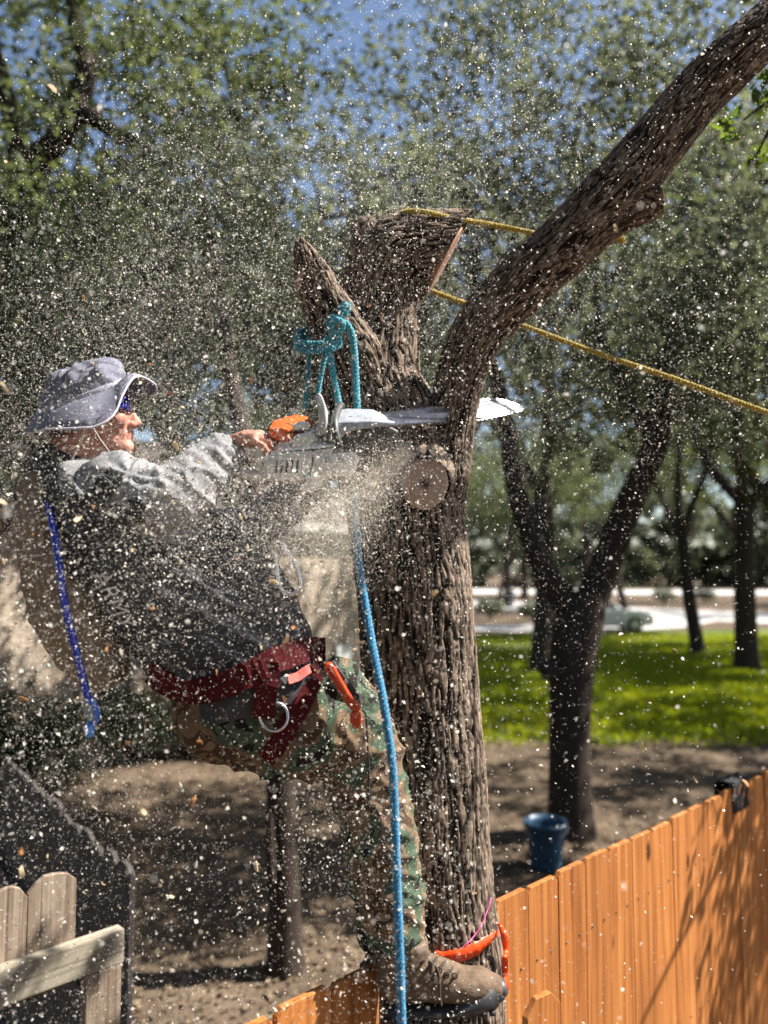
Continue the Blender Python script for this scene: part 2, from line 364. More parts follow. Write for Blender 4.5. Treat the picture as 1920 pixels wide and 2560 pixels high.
polysheet('path', [(0.5, 25.2), (4.2, 25.6), (7.0, 27.6), (9.4, 32.9), (8.2, 32.9), (6.0, 28.8), (3.8, 26.9), (0.5, 26.4)], 0.012, noisy('grey_path', (0.26, 0.25, 0.23), (0.38, 0.36, 0.34), scale=2, rough=0.9))
polysheet('far_road', [(5, 82), (60, 74), (120, 70), (120, 84), (60, 92), (5, 100)], 0.004, conc)
# grass blades on the lawn: uncountable
def grass():
    rng = np.random.default_rng(5); n = 60000
    y = 11.6 + 20 * rng.random(n) ** 1.15; y = np.where((y < 13.6) & (rng.random(n) > (y - 11.6) / 2.0), 14 + 16 * rng.random(n), y); x = 0.3 + rng.random(n) * (0.62 * y); h = 0.05 + 0.05 * rng.random(n); w = 0.012 + 0.012 * rng.random(n)
    a = rng.random(n) * 6.283; dx, dy = np.cos(a) * w, np.sin(a) * w; lx, ly = rng.normal(0, 0.03, n), rng.normal(0, 0.03, n)
    V = np.zeros((n, 4, 3)); V[:, 0] = np.stack([x - dx, y - dy, 0 * x], 1); V[:, 1] = np.stack([x + dx, y + dy, 0 * x], 1)
    V[:, 2] = np.stack([x + dx * .4 + lx, y + dy * .4 + ly, h], 1); V[:, 3] = np.stack([x - dx * .4 + lx, y - dy * .4 + ly, h], 1)
    o = link('grass', quads_mesh('grass', V), leafmat('grass_blade', [(0.13, 0.17, 0.012), (0.19, 0.25, 0.02), (0.26, 0.29, 0.04)], 0.5), smooth=False)
    tag(o, 'short bright green grass growing over the lawn', 'grass', kind='stuff')
grass()
def litter():
    rng = np.random.default_rng(6); n = 26000
    y = 2.6 + 13 * rng.random(n); x = (rng.random(n) - 0.5) * 1.25 * y; s = 0.018 + 0.022 * rng.random(n)
    a = rng.random(n) * 6.283; t = rng.normal(0, 0.5, (n, 2)); V = np.zeros((n, 4, 3))
    c = np.stack([x, y, 0.012 + 0 * x], 1); u = np.stack([np.cos(a), np.sin(a), t[:, 0] * 0.5], 1) * s[:, None]; v = np.stack([-np.sin(a), np.cos(a), t[:, 1] * 0.5], 1) * s[:, None] * 0.45
    V[:, 0] = c - u; V[:, 1] = c + v; V[:, 2] = c + u; V[:, 3] = c - v; V[:, :, 2] = np.maximum(V[:, :, 2], 0.002)
    o = link('leaf_litter', quads_mesh('leaf_litter', V), leafmat('dry_leaf', [(0.07, 0.045, 0.028), (0.14, 0.095, 0.06), (0.22, 0.165, 0.105), (0.10, 0.068, 0.04)], 0.1), smooth=False)
    tag(o, 'dry brown leaves lying over the bare dirt', 'leaf litter', kind='stuff')
litter()

# ------------------------------------------------------------------ trees behind
def leaves(centres, rads, counts, size, seed, squash=0.75):
    rng = np.random.default_rng(seed); out = []
    for c, r, n in zip(centres, rads, counts):
        k = max(3, int(n / 26)); sub = rng.normal(0, 1, (k, 3)); sub /= np.linalg.norm(sub, axis=1)[:, None] + 1e-6
        sub *= (rng.random((k, 1)) ** 0.45); sub[:, 2] *= squash; sub = np.array(c) + sub * r
        idx = rng.integers(0, k, n); p = sub[idx] + rng.normal(0, 1, (n, 3)) * r * 0.13
        out.append(p)
    p = np.concatenate(out); n = len(p)
    nrm = rng.normal(0, 1, (n, 3)); nrm[:, 2] += 0.7; nrm /= np.linalg.norm(nrm, axis=1)[:, None]
    u = np.cross(nrm, rng.normal(0, 1, (n, 3))); u /= np.linalg.norm(u, axis=1)[:, None] + 1e-9; v = np.cross(nrm, u)
    s = size * (0.6 + 0.8 * rng.random((n, 1))); V = np.zeros((n, 4, 3))
    V[:, 0] = p - u * s; V[:, 1] = p + v * s * 0.5 + nrm * s * 0.12; V[:, 2] = p + u * s; V[:, 3] = p - v * s * 0.5 + nrm * s * 0.12
    return V
def limb(g, pts, n=4, seg=10, m=0):
    """pts: (x,y,z,r)"""
    sp = spline(pts, n); loft(g, [Vector(p[:3]) for p in sp], [max(0.004, float(p[3])) for p in sp], seg=seg, cap=True, m=m)
def grow(g, tips, p, d, length, r, depth, rng):
    pts = [(p.x, p.y, p.z, r)]; q = p.copy(); dd = d.copy(); k = 3
    for i in range(k):
        dd = (dd + Vector((rng.gauss(0, .22), rng.gauss(0, .22), rng.gauss(0.06, .15)))).normalized(); q = q + dd * (length / k)
        pts.append((q.x, q.y, q.z, r * (1 - 0.42 * (i + 1) / k)))
    limb(g, pts, 2, 7)
    if depth == 0: tips.append((q.copy(), length)); return
    for i in range(rng.choice((2, 3))):
        a = rng.uniform(0, 6.283); sp = rng.uniform(0.5, 0.95)
        nd = (dd + Vector((math.cos(a) * sp, math.sin(a) * sp, rng.uniform(-0.1, 0.45)))).normalized()
        grow(g, tips, q, nd, length * rng.uniform(0.68, 0.85), r * 0.56, depth - 1, rng)
    tips.append((q.copy(), length * 0.8))
VAR = []
def variant(seed, th, tr, first_len, n_leaf, leaf_size):
    rng = random.Random(seed); g = G(); tips = []
    lean = Vector((rng.uniform(-.12, .12), rng.uniform(-.12, .12), 1)); top = lean * th
    limb(g, [(0, 0, -0.1, tr * 1.5), (0, 0, 0.25, tr * 1.1), (top.x * .5 + .06, top.y * .5, th * .5, tr * 0.95), (top.x, top.y, th, tr * .9)], 4, 12)
    for i in range(3):
        a = 2.1 * i + rng.uniform(-.4, .4); nd = Vector((math.cos(a) * .75, math.sin(a) * .75, rng.uniform(.7, 1.1))).normalized()
        grow(g, tips, top, nd, first_len * rng.uniform(.85, 1.15), tr * .62, 2, rng)
    nt = len(tips); per = n_leaf // nt
    V = leaves([t[0] for t in tips], [1.0 + 0.35 * rng.random() for t in tips], [per] * nt, leaf_size, seed)
    return g.mesh('trunk'), quads_mesh('crown', V)
for sdv in (11, 23, 37, 51): VAR.append(variant(sdv, 2.6, 0.17, 2.4, 7600, 0.082))
def put_tree(v, x, y, scl, rz, leaf, label, group=None, zs=None):
    t = empty('oak_tree', label, 'tree', group)
    a = bpy.data.objects.new('trunk', VAR[v][0]); b = bpy.data.objects.new('crown', VAR[v][1])
    for o, m in ((a, M['bark_far']), (b, leaf)):
        COL.objects.link(o); o.parent = t
        if not len(o.data.materials): o.data.materials.append(m)
        o.material_slots[0].link = 'OBJECT'; o.material_slots[0].material = m
    a.data.polygons.foreach_set('use_smooth', np.ones(len(a.data.polygons), dtype=bool))
    t.location = (x, y, 0); t.rotation_euler = (0, 0, rz); t.scale = (scl, scl, zs or scl); return t
def custom_tree(name, label, limbs, clusters, nper, leaf, size, seed, bark='bark_far', extra=None, cat='tree'):
    t = empty(name, label, cat)
    g = G()
    for l in limbs: limb(g, l, 6, 12)
    link('trunk', g.mesh('trunk'), M[bark], t)
    V = leaves([c[:3] for c in clusters], [c[3] for c in clusters], [int(nper * c[3] ** 2) for c in clusters], size, seed)
    link('crown', quads_mesh('crown', V), leaf, t, smooth=False)
    return t
def pr(x, y, d, r): p = P(x, y, d); return (p.x, p.y, p.z, r)
def gnd(x, y): p = onz(x, y, 0); return p
# forked tree in the middle distance
b1 = gnd(1432, 2085); D1 = b1.y
def rr1(px): return S(px, D1) / 2
T1 = [[(b1.x, b1.y, -0.1, rr1(130)), pr(1425, 2000, D1, rr1(108)), pr(1425, 1800, D1, rr1(103)), pr(1432, 1640, D1, rr1(118)), pr(1452, 1540, D1, rr1(120)), pr(1460, 1480, D1, rr1(100))],
      [pr(1450, 1560, D1, rr1(80)), pr(1390, 1470, D1, rr1(70)), pr(1345, 1390, D1, rr1(62)), pr(1300, 1260, D1 + .1, rr1(56)), pr(1275, 1130, D1 + .2, rr1(50)), pr(1255, 1000, D1 + .4, rr1(42)), pr(1200, 800, D1 + .6, rr1(30)), pr(1180, 600, D1 + .8, rr1(18))],
      [pr(1450, 1560, D1, rr1(90)), pr(1500, 1450, D1, rr1(82)), pr(1545, 1330, D1 - .1, rr1(76)), pr(1590, 1220, D1 - .2, rr1(70)), pr(1635, 1120, D1 - .3, rr1(64)), pr(1650, 1000, D1 - .3, rr1(58)), pr(1680, 880, D1 - .3, rr1(52)), pr(1745, 740, D1 - .4, rr1(42)), pr(1830, 560, D1 - .6, rr1(32)), pr(1930, 430, D1 - .8, rr1(24))],
      [pr(1390, 1680, D1, rr1(50)), pr(1372, 1675, D1 - .15, rr1(52)), pr(1365, 1672, D1 - .2, rr1(30))],
      [pr(1640, 1110, D1 - .3, rr1(40)), pr(1560, 980, D1 + .2, rr1(32)), pr(1500, 820, D1 + .5, rr1(24)), pr(1490, 640, D1 + .6, rr1(14))]]
cl = [(*P(1200, 640, 8.6), 1.5), (*P(1500, 680, 8.6), 1.3), (*P(1750, 640, 7.4), 1.2), (*P(1900, 420, 7.2), 1.3), (*P(1800, 860, 7.5), 0.8), (*P(1560, 960, 8.5), 0.8), (*P(1330, 900, 8.6), 0.9), (*P(1420, 480, 9.0), 1.2), (*P(1300, 330, 8.8), 1.5), (*P(1600, 230, 8.4), 1.5), (*P(1120, 120, 9.2), 1.5), (*P(1850, 120, 8), 1.4), (*P(1400, 40, 9), 1.5), (3.7, 7.3, 4.6, 1.2), (4.7, 7.9, 5.2, 1.3), (2.9, 6.7, 4.9, 1.0), (3.3, 8.8, 5.6, 1.2), (2.2, 9.6, 4.7, 1.2), (4.2, 9.6, 6.2, 1.2), (*P(1880, 1000, 7.2), .8), (*P(1450, 1120, 9.2), .6)]
custom_tree('forked_oak_tree', 'dark trunk forking into a wide Y beside the blue bucket', T1, cl, 800, M['leaf_b'], 0.055, 91)
# slim trunk behind the man
b4 = gnd(712, 2425); D4 = b4.y
T4 = [[(b4.x, b4.y, -.1, S(50, D4)), pr(712, 2300, D4, S(40, D4)), pr(706, 2100, D4, S(37, D4)), pr(700, 1900, D4, S(36, D4)), pr(680, 1600, D4 + .1, S(33, D4)), pr(640, 1250, D4 + .3, S(28, D4)), pr(575, 930, D4 + .6, S(22, D4)), pr(540, 700, D4 + .9, S(16, D4)), pr(500, 450, D4 + 1.2, S(10, D4))],
      [pr(678, 2210, D4 - .1, S(12, D4)), pr(676, 2050, D4 - .1, S(10, D4)), pr(682, 1900, D4, S(10, D4)), pr(700, 1750, D4, S(10, D4))]]
cl = [(*P(520, 520, 6.4), 1.0), (*P(420, 700, 6.2), 1.0), (*P(250, 760, 6.3), 1.0), (*P(640, 640, 6.6), .7), (*P(360, 960, 6.2), .8), (*P(120, 930, 6.1), .9), (*P(560, 1100, 6.4), .5)]
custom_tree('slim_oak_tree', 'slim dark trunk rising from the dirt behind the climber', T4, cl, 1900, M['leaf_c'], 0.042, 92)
# tree whose boughs cross the top left
T5 = [[(-5.2, 7.6, -.1, .3), (-5.0, 7.6, 2.2, .24), (-4.6, 7.6, 4.0, .22), pr(60, 480, 7.2, .15), pr(160, 330, 7.0, .11), pr(215, 190, 7.0, .10), pr(190, 60, 7.0, .085), pr(180, -80, 7.0, .07)],
      [pr(190, 270, 7.0, .09), pr(270, 320, 6.9, .075), pr(370, 380, 6.8, .06), pr(440, 440, 6.8, .03)],
      [pr(60, 480, 7.2, .11), pr(30, 300, 7.0, .09), pr(-20, 120, 7, .08)]]
cl = [(*P(60, 120, 7.0), 1.15), (*P(330, 60, 7.4), .9), (*P(120, 420, 7.0), 1.0), (*P(420, 260, 7.2), .6), (*P(-60, 640, 7.0), 1.0), (*P(520, 60, 7.6), .9), (*P(720, 160, 8), .9), (*P(300, 560, 7.1), .8), (*P(660, 330, 8.2), .8)]
custom_tree('spreading_oak_tree', 'tree with bent boughs and lit green leaves reaching in above the hat', T5, cl, 1100, M['leaf_a'], 0.05, 93)
# trees standing about, the near ones told apart
put_tree(0, 1.4, 24.5, 1.8, 0.3, M['leaf_b'], 'tall grey green tree filling the sky above the bare stub')
put_tree(1, -3.4, 15.5, 1.55, 1.7, M['leaf_b'], 'grey green tree behind the slim trunk over the hat')
put_tree(2, 14, 20.5, 1.5, 2.6, M['leaf_b'], 'tree with thin upright boughs behind the leaning limb')
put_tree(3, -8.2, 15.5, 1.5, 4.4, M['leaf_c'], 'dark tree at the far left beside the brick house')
put_tree(1, 10.4, 11.8, 1.25, 0.9, M['leaf_a'], 'leafy tree beyond the end of the orange fence', zs=1.3)
put_tree(0, 8.2, 8.2, .85, 1.1, M['leaf_a'], 'tree right of the dirt yard whose shade stripes the bare ground')
put_tree(3, 9.8, 6.4, 1.0, 2.1, M['leaf_a'], 'tree beyond the right end of the orange fence')
put_tree(1, 16.5, 20, 1.2, .2, M['leaf_a'], 'tree shading the near side of the lawn from the right')
put_tree(2, 19.5, 26, 1.25, 1.2, M['leaf_a'], 'tree shading the far side of the lawn from the right')
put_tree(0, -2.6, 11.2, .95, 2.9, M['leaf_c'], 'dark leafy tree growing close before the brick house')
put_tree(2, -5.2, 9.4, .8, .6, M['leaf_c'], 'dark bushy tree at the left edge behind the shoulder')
put_tree(3, 12.6, 15.2, .95, .7, M['leaf_a'], 'tree shading the middle of the lawn from the right')
b2 = gnd(1742, 1632); put_tree(2, b2.x, b2.y, 1.25, 4.0, M['leaf_a'], 'slender straight trunk standing alone on the bright lawn', zs=1.45)
b3 = gnd(1872, 1578); put_tree(3, b3.x, b3.y, 1.5, 5.2, M['leaf_a'], 'trunk at the edge of the pale road right of the lawn tree')
GF = 'trees standing beyond the road'
for i, (x, y, s, rz, v, lf) in enumerate([(8.6, 54, 1.5, .4, 0, 'leaf_a'), (15.5, 50, 1.4, 2, 1, 'leaf_a'), (22, 56, 1.6, 3, 2, 'leaf_b'), (27, 48, 1.5, 1, 3, 'leaf_a'), (2, 62, 1.7, 5, 1, 'leaf_b'),
                                          (34, 60, 1.7, 2.4, 0, 'leaf_a'), (12, 66, 1.7, 3.3, 3, 'leaf_b'), (-6, 48, 1.6, 0, 2, 'leaf_b'), (-16, 40, 1.7, 2, 1, 'leaf_c'), (18, 70, 1.8, 1.2, 2, 'leaf_a'), (40, 52, 1.6, 4, 1, 'leaf_b')]):
    put_tree(v, x, y, s, rz, M[lf], 'blurred leafy tree standing beyond the pale road', GF)
GL = 'trees filling the sky behind the sawdust'
for i, (x, y, s, rz, v, lf) in enumerate([(4.2, 20.5, 1.8, .5, 1, 'leaf_b'), (-1.6, 26, 2.0, 2.2, 2, 'leaf_b'), (9.8, 21, 1.7, 3.9, 0, 'leaf_b'), (-7.2, 23, 1.9, 1.1, 0, 'leaf_c'), (14, 27, 1.7, 4.5, 3, 'leaf_a')]):
    put_tree(v, x, y, s, rz, M[lf], 'tall grey green tree hazy behind the sawdust cloud', GL)
for i, (x, y, s_, rz, v) in enumerate([(-2.6, -5.5, 1.25, .5, 0), (3.0, -5.8, 1.3, 2.5, 1), (-6.8, -3.2, 1.3, 4, 2), (7.2, -4.6, 1.2, 1, 3), (.2, -9.5, 1.6, 3.3, 2), (-6.5, -9, 1.7, 1.3, 1), (6.4, -10, 1.6, .3, 0), (-8.4, 1.6, 1.35, 5.3, 3), (-10.5, -5, 1.7, 2.2, 0), (-12, 4.5, 1.6, .9, 1), (-1.5, -15, 2.1, 1.9, 3), (-7.6, 6.4, 1.2, 3.9, 1), (.4, -3.6, .95, 5.9, 3)]):  # out-of-view trees added to keep sky light off the foreground
    put_tree(v, x, y, s_, rz, M['leaf_c'], 'unseen leafy tree added around the camera to block sky light', 'added shade trees out of view')
def woods():
    rng = np.random.default_rng(77); C = []; Rr = []
    for i in range(300):
        C.append((rng.uniform(-75, 80), rng.uniform(102, 125), rng.uniform(0.8, 14) if i > 110 else rng.uniform(0.5, 4))); Rr.append(rng.uniform(2.6, 4.4))
    o = link('distant_woods', quads_mesh('distant_woods', leaves(C, Rr, [260] * 300, 0.55, 78)), M['leaf_b'], smooth=False)
    tag(o, 'mass of dark green woods beyond the far road', 'woods', kind='stuff')
woods()
def shrub(x, y, r, label, seed, leaf='leaf_c', group=None):
    t = empty('shrub', label, 'shrub', group); g = G(); rng = random.Random(seed)
    for k in range(5):
        a = k * 1.256; limb(g, [(x, y, -.02, .02), (x + math.cos(a) * r * .3, y + math.sin(a) * r * .3, r * .6, .014), (x + math.cos(a) * r * .6, y + math.sin(a) * r * .6, r * 1.2, .006)], 2, 5)
    link('stem', g.mesh('stem'), M['bark_far'], t)
    V = leaves([(x, y, r * .8), (x + r * .4, y, r * .6), (x - r * .4, y, r * .7)], [r * .75, r * .6, r * .6], [1500, 900, 900], 0.045, seed)
    V[:, :, 2] = np.maximum(V[:, :, 2], 0.01)
    link('foliage', quads_mesh('foliage', V), M[leaf], t, smooth=False)
for (px, py, r, lb, sd_) in [(60, 1985, .95, 'dark shrub at the left edge behind the dark fence', 1), (330, 1900, .8, 'dark shrub between the backpack tube and the brick wall', 2), (560, 1880, .75, 'dark shrub under the climber before the brick wall', 3)]:
    p = gnd(px, py); shrub(p.x, p.y, r, lb, sd_)
p = gnd(1230, 1545); 
for k, (px, py, r) in enumerate([(1225, 1548, .9), (1330, 1552, .8), (1660, 1512, 1.0), (1760, 1508, 1.0)]):
    p = gnd(px, py); shrub(p.x, p.y, r, 'low brown green shrub in the dirt strip by the road', 20 + k, 'leaf_b', 'shrubs along the road')

# ------------------------------------------------------------------ brick house
def house():
    t = empty('brick_house', 'pale brick house wall in dappled sun behind the climber', 'house')
    a0 = P(40, 1420, 10.0); wd = Vector((0.68, 0.733, 0)).normalized(); nn = Vector((wd.y, -wd.x, 0))
    o0 = Vector((a0.x, a0.y, 0)) - wd * 3.2; Lw = 10.0; Hw = 3.55
    mort = noisy('mortar', (0.30, 0.27, 0.24), (0.42, 0.39, 0.35), scale=12, rough=0.95)
    m, nt, b = nm('pale_brick'); L = nt.links
    oi = N(nt, 'ShaderNodeNewGeometry'); rp = ramp(nt, [(0, (0.30, 0.23, 0.175)), (.35, (0.42, 0.33, 0.255)), (.7, (0.47, 0.385, 0.30)), (1, (0.36, 0.28, 0.21))]); L.new(oi.outputs['Random Per Island'], rp.inputs[0])
    o2 = N(nt, 'ShaderNodeObjectInfo'); hs = N(nt, 'ShaderNodeHueSaturation'); ma = N(nt, 'ShaderNodeMath', operation='MULTIPLY_ADD'); ma.inputs[1].default_value = .4; ma.inputs[2].default_value = .8; L.new(o2.outputs['Random'], ma.inputs[0]); L.new(ma.outputs[0], hs.inputs['Value']); L.new(rp.outputs[0], hs.inputs['Color'])
    L.new(hs.outputs[0], b.inputs['Base Color']); b.inputs['Roughness'].default_value = .9
    g = G(); box(g, o0 - nn * 0.20 , wd * Lw, nn * 0.19, (0, 0, Hw)); link('wall', g.mesh('wall'), mort, t, smooth=False)
    g = G(); box(g, Vector((0, 0, 0)), (0.2, 0, 0), (0, -0.016, 0), (0, 0, 0.062)); bme = g.mesh('brick'); bme.materials.append(m)
    ang = math.atan2(wd.y, wd.x); rest = G(); single = []
    bw, bh = 0.21, 0.072
    for j in range(int(Hw / bh)):
        for i in range(int(Lw / bw) - 1):
            s0 = i * bw + (bw / 2 if j % 2 else 0) + 0.01; q = o0 + wd * s0 + Vector((0, 0, j * bh + .005)) - nn * 0.012
            px = q + wd * .1; v = px - Vector((0, 0, CAMH)); k = v.dot(_F); X = 960 + FPX * v.x / k; Y = 1280 - FPX * v.dot(_U) / k
            seen = (760 < X < 910 and 1270 < Y < 1660) or (-10 < X < 75 and 1290 < Y < 1640)
            (single if seen else rest.V).append((q, Y)) if seen else box(rest, q, wd * 0.2, nn * 0.016, (0, 0, 0.062))
    single.sort(key=lambda e: e[1])
    for q, Y in single[:300]:
        o = bpy.data.objects.new('brick', bme); COL.objects.link(o); o.parent = t; o.location = q; o.rotation_euler = (0, 0, ang)
    for q, Y in single[300:]: box(rest, q, wd * 0.2, nn * 0.016, (0, 0, 0.062))
    tag(link('brickwork', rest.mesh('brickwork'), m, t, smooth=False), kind='stuff')
    # roof slab with courses
    g = G(); up = Vector((0, 0, 1)); rdir = (-nn * 0.9 + up * 0.42).normalized(); rn = (nn * .42 + up * .9).normalized(); e0 = o0 - wd * .4 + nn * .22 + up * (Hw - .05)
    for k in range(16):
        box(g, e0 + rdir * (k * .24) + rn * .0, wd * (Lw + .8), rdir * .25, rn * (.05 + .012) if k == 0 else rn * (.05 + .012 * (k % 2)))
    link('roof', g.mesh('roof'), noisy('dark_shingle', (.06, .05, .045), (.12, .105, .095), scale=10, rough=.95), t, smooth=False)
    g = G(); box(g, e0 - up * .16 + nn * .005, wd * (Lw + .8), nn * .025, up * .17); link('fascia', g.mesh('fascia'), plain('fascia_paint', (.45, .43, .40)), t, smooth=False)
    q = P(905, 1655, 13.9); s0 = (q - o0).dot(wd); q = o0 + wd * s0 + Vector((0, 0, q.z)); g = G(); box(g, q - wd * .18 + nn * .005, wd * .36, nn * .12, (0, 0, .26)); link('meter_box', g.mesh('meter_box'), plain('white_enamel', (.75, .75, .73)), t, smooth=False)
house()

# ------------------------------------------------------------------ far things: car, bin
def car():
    b = gnd(1493, 1576); d = b.y; L = 4.4; t = empty('parked_car', 'silver car parked on the driveway, half hidden by the forked trunk', 'car')
    pnt = plain('silver_paint', (.74, .74, .75), rough=.35); gl = plain('car_glass', (.02, .025, .03), rough=.05); rub = plain('tyre_rubber', (.015, .015, .016), rough=.85); rimm = plain('rim_alloy', (.5, .5, .5), rough=.35, metal=.8)
    prof = [(-2.2, .32), (-2.2, .62), (-2.1, .85), (-1.55, .93), (-1.0, .95), (-.1, .96), (.85, .97), (1.45, .90), (2.0, .78), (2.2, .58), (2.2, .30), (1.75, .24), (1.0, .22), (-1.0, .22), (-1.9, .24)]
    prism('body', [Vector((b.x + x, d - .85, z)) for x, z in prof], (0, 1.7, 0), pnt, t, .06, 3)
    cab = [(-1.55, .90), (-1.05, 1.36), (-.5, 1.45), (.15, 1.43), (.95, .95)]
    prism('cabin', [Vector((b.x + x, d - .72, z)) for x, z in cab], (0, 1.44, 0), pnt, t, .05, 3)
    for s in (-1, 1):
        for w in ([(-1.32, .97), (-.98, 1.30), (-.48, 1.38), (-.42, .98)], [(-.34, .98), (-.40, 1.38), (.12, 1.36), (.68, .99)]):
            prism('window', [Vector((b.x + x, d + s * .722, z)) for x, z in w], (0, s * .012, 0), gl, t, .0)
        for wx in (-1.38, 1.38):
            g = G(); loft(g, [Vector((b.x + wx, d + s * .68, .32)), Vector((b.x + wx, d + s * .88, .32))], [.32, .32], 24, (0, 0, 1)); w = link('wheel', g.mesh('wheel'), rub, t, smooth=False)
            g = G(); loft(g, [Vector((b.x + wx, d + s * .86, .32)), Vector((b.x + wx, d + s * .895, .32))], [.21, .19], 20, (0, 0, 1)); link('rim', g.mesh('rim'), rimm, w, smooth=False)
        prism('headlight', [Vector((b.x + 1.95, d + s * .72, .62)), Vector((b.x + 2.19, d + s * .68, .58)), Vector((b.x + 2.17, d + s * .68, .70)), Vector((b.x + 1.98, d + s * .72, .74))], (0, s * .11, 0), plain('lamp_glass', (.7, .72, .75), rough=.1), t, .01)
car()
def bin_():
    b = gnd(1277, 1513); d = b.y; x = b.x; t = empty('wheelie_bin', 'blue bin standing by a thin trunk beyond the road', 'bin'); mb = plain('blue_plastic', (.07, .17, .34), rough=.5)
    g = G(); loft(g, [Vector((x, d, .06)), Vector((x, d, .98))], [(.24, .24), (.31, .31)], 4, (1, 1, 0)); link('body', g.mesh('body'), mb, t, smooth=False)
    g = G(); loft(g, [Vector((x, d, .985)), Vector((x, d, 1.04)), Vector((x, d, 1.10))], [(.36, .36), (.36, .36), (.25, .25)], 4, (1, 1, 0)); link('lid', g.mesh('lid'), mb, t, smooth=False)
    for s in (-1, 1):
        g = G(); loft(g, [Vector((x + s * .2, d + .22, .1)), Vector((x + s * .25, d + .22, .1))], [.1, .1], 12, (0, 0, 1)); link('wheel', g.mesh('wheel'), plain('bin_wheel', (.02, .02, .02)), t, smooth=False)
bin_()
bb = gnd(1262, 1515)
custom_tree('leaning_tree', 'small leaning trunk next to the blue bin', [[(bb.x - .5, bb.y, -.1, .2), (bb.x - .2, bb.y, 1.4, .16), (bb.x + .5, bb.y, 3.2, .13), (bb.x + .9, bb.y, 5, .08)]], [(bb.x + .6, bb.y, 5.5, 2.2), (bb.x - 1, bb.y, 6.5, 2)], 260, M['leaf_b'], .16, 94)
def bucket():
    c = gnd(1364, 2165); r1 = S(104, c.y) / 2; h = P(1364, 2052, c.y).z; t = empty('blue_bucket', 'large blue plastic bucket standing at the foot of the forked trunk', 'bucket')
    m = plain('blue_bucket_plastic', (.022, .07, .13), rough=.45); g = G()
    prof = [(r1 * .74, 0.0), (r1 * .80, h * .4), (r1 * .90, h * .88), (r1 * .92, h * .9), (r1 * 1.02, h * .93), (r1 * 1.02, h), (r1 * .95, h), (r1 * .86, h * .85), (r1 * .72, .03), (0.002, .03)]
    V = []; F = []; sg = 32
    for r_, z in prof:
        for k in range(sg): V.append(Vector((c.x + r_ * math.cos(k * 6.28319 / sg), c.y + r_ * math.sin(k * 6.28319 / sg), z)))
    for i in range(len(prof) - 1):
        for k in range(sg): F.append((i * sg + k, i * sg + (k + 1) % sg, (i + 1) * sg + (k + 1) % sg, (i + 1) * sg + k))
    g.add(V, F); link('pail', g.mesh('pail'), m, t)
    g = G(); loft(g, [Vector((c.x + r1 * 1.03 * math.cos(a), c.y - .02 - r1 * 1.03 * math.sin(a) * .5, h * .9 - abs(math.sin(a)) * h * .25)) for a in np.linspace(0, math.pi, 14)], [.006] * 14, 6); link('handle', g.mesh('handle'), plain('bail_wire', (.4, .4, .4), metal=.8), t)
bucket()

# ------------------------------------------------------------------ fences
FT = CAMH - 0.88
f1 = onz(600, 2530, FT); f2 = onz(1920, 1910, FT); A = (f2 - f1); A.z = 0; A.normalize(); NF = Vector((A.y, -A.x, 0))      # NF: the side towards the camera
angA = math.atan2(A.y, A.x)
def picket_mesh(name, w, h, th, ear=0.028, jag=0):
    """stands on z=0, x 0..w, y 0..-th ; clipped corners"""
    rng = random.Random(jag + 99); top = [(0, h - ear), (ear, h), (w - ear, h), (w, h - ear)]
    if jag:
        top = [(0, h - ear * rng.uniform(.8, 1.4))] + [(w * k / 6, h + rng.uniform(-.004, .003) - (ear * .3 if k in (1, 5) else 0)) for k in range(1, 6)] + [(w, h - ear * rng.uniform(.8, 1.6))]
    poly = [Vector((0, 0, 0))] + [Vector((x, 0, z)) for x, z in top] + [Vector((w, 0, 0))]
    bm = bmesh.new(); a = [bm.verts.new(p) for p in poly]; b = [bm.verts.new(p + Vector((0, -th, 0))) for p in poly]; n = len(poly)
    bm.faces.new(a); bm.faces.new(list(reversed(b)))
    for i in range(n): bm.faces.new((a[i], b[i], b[(i + 1) % n], a[(i + 1) % n]))
    bmesh.ops.recalc_face_normals(bm, faces=bm.faces); bmesh.ops.bevel(bm, geom=list(bm.edges), offset=.0015, segments=1, affect='EDGES')
    me = bpy.data.meshes.new(name); bm.to_mesh(me); bm.free(); return me
TR = PT(1100, 2480, 1.90)            # the front tree's foot
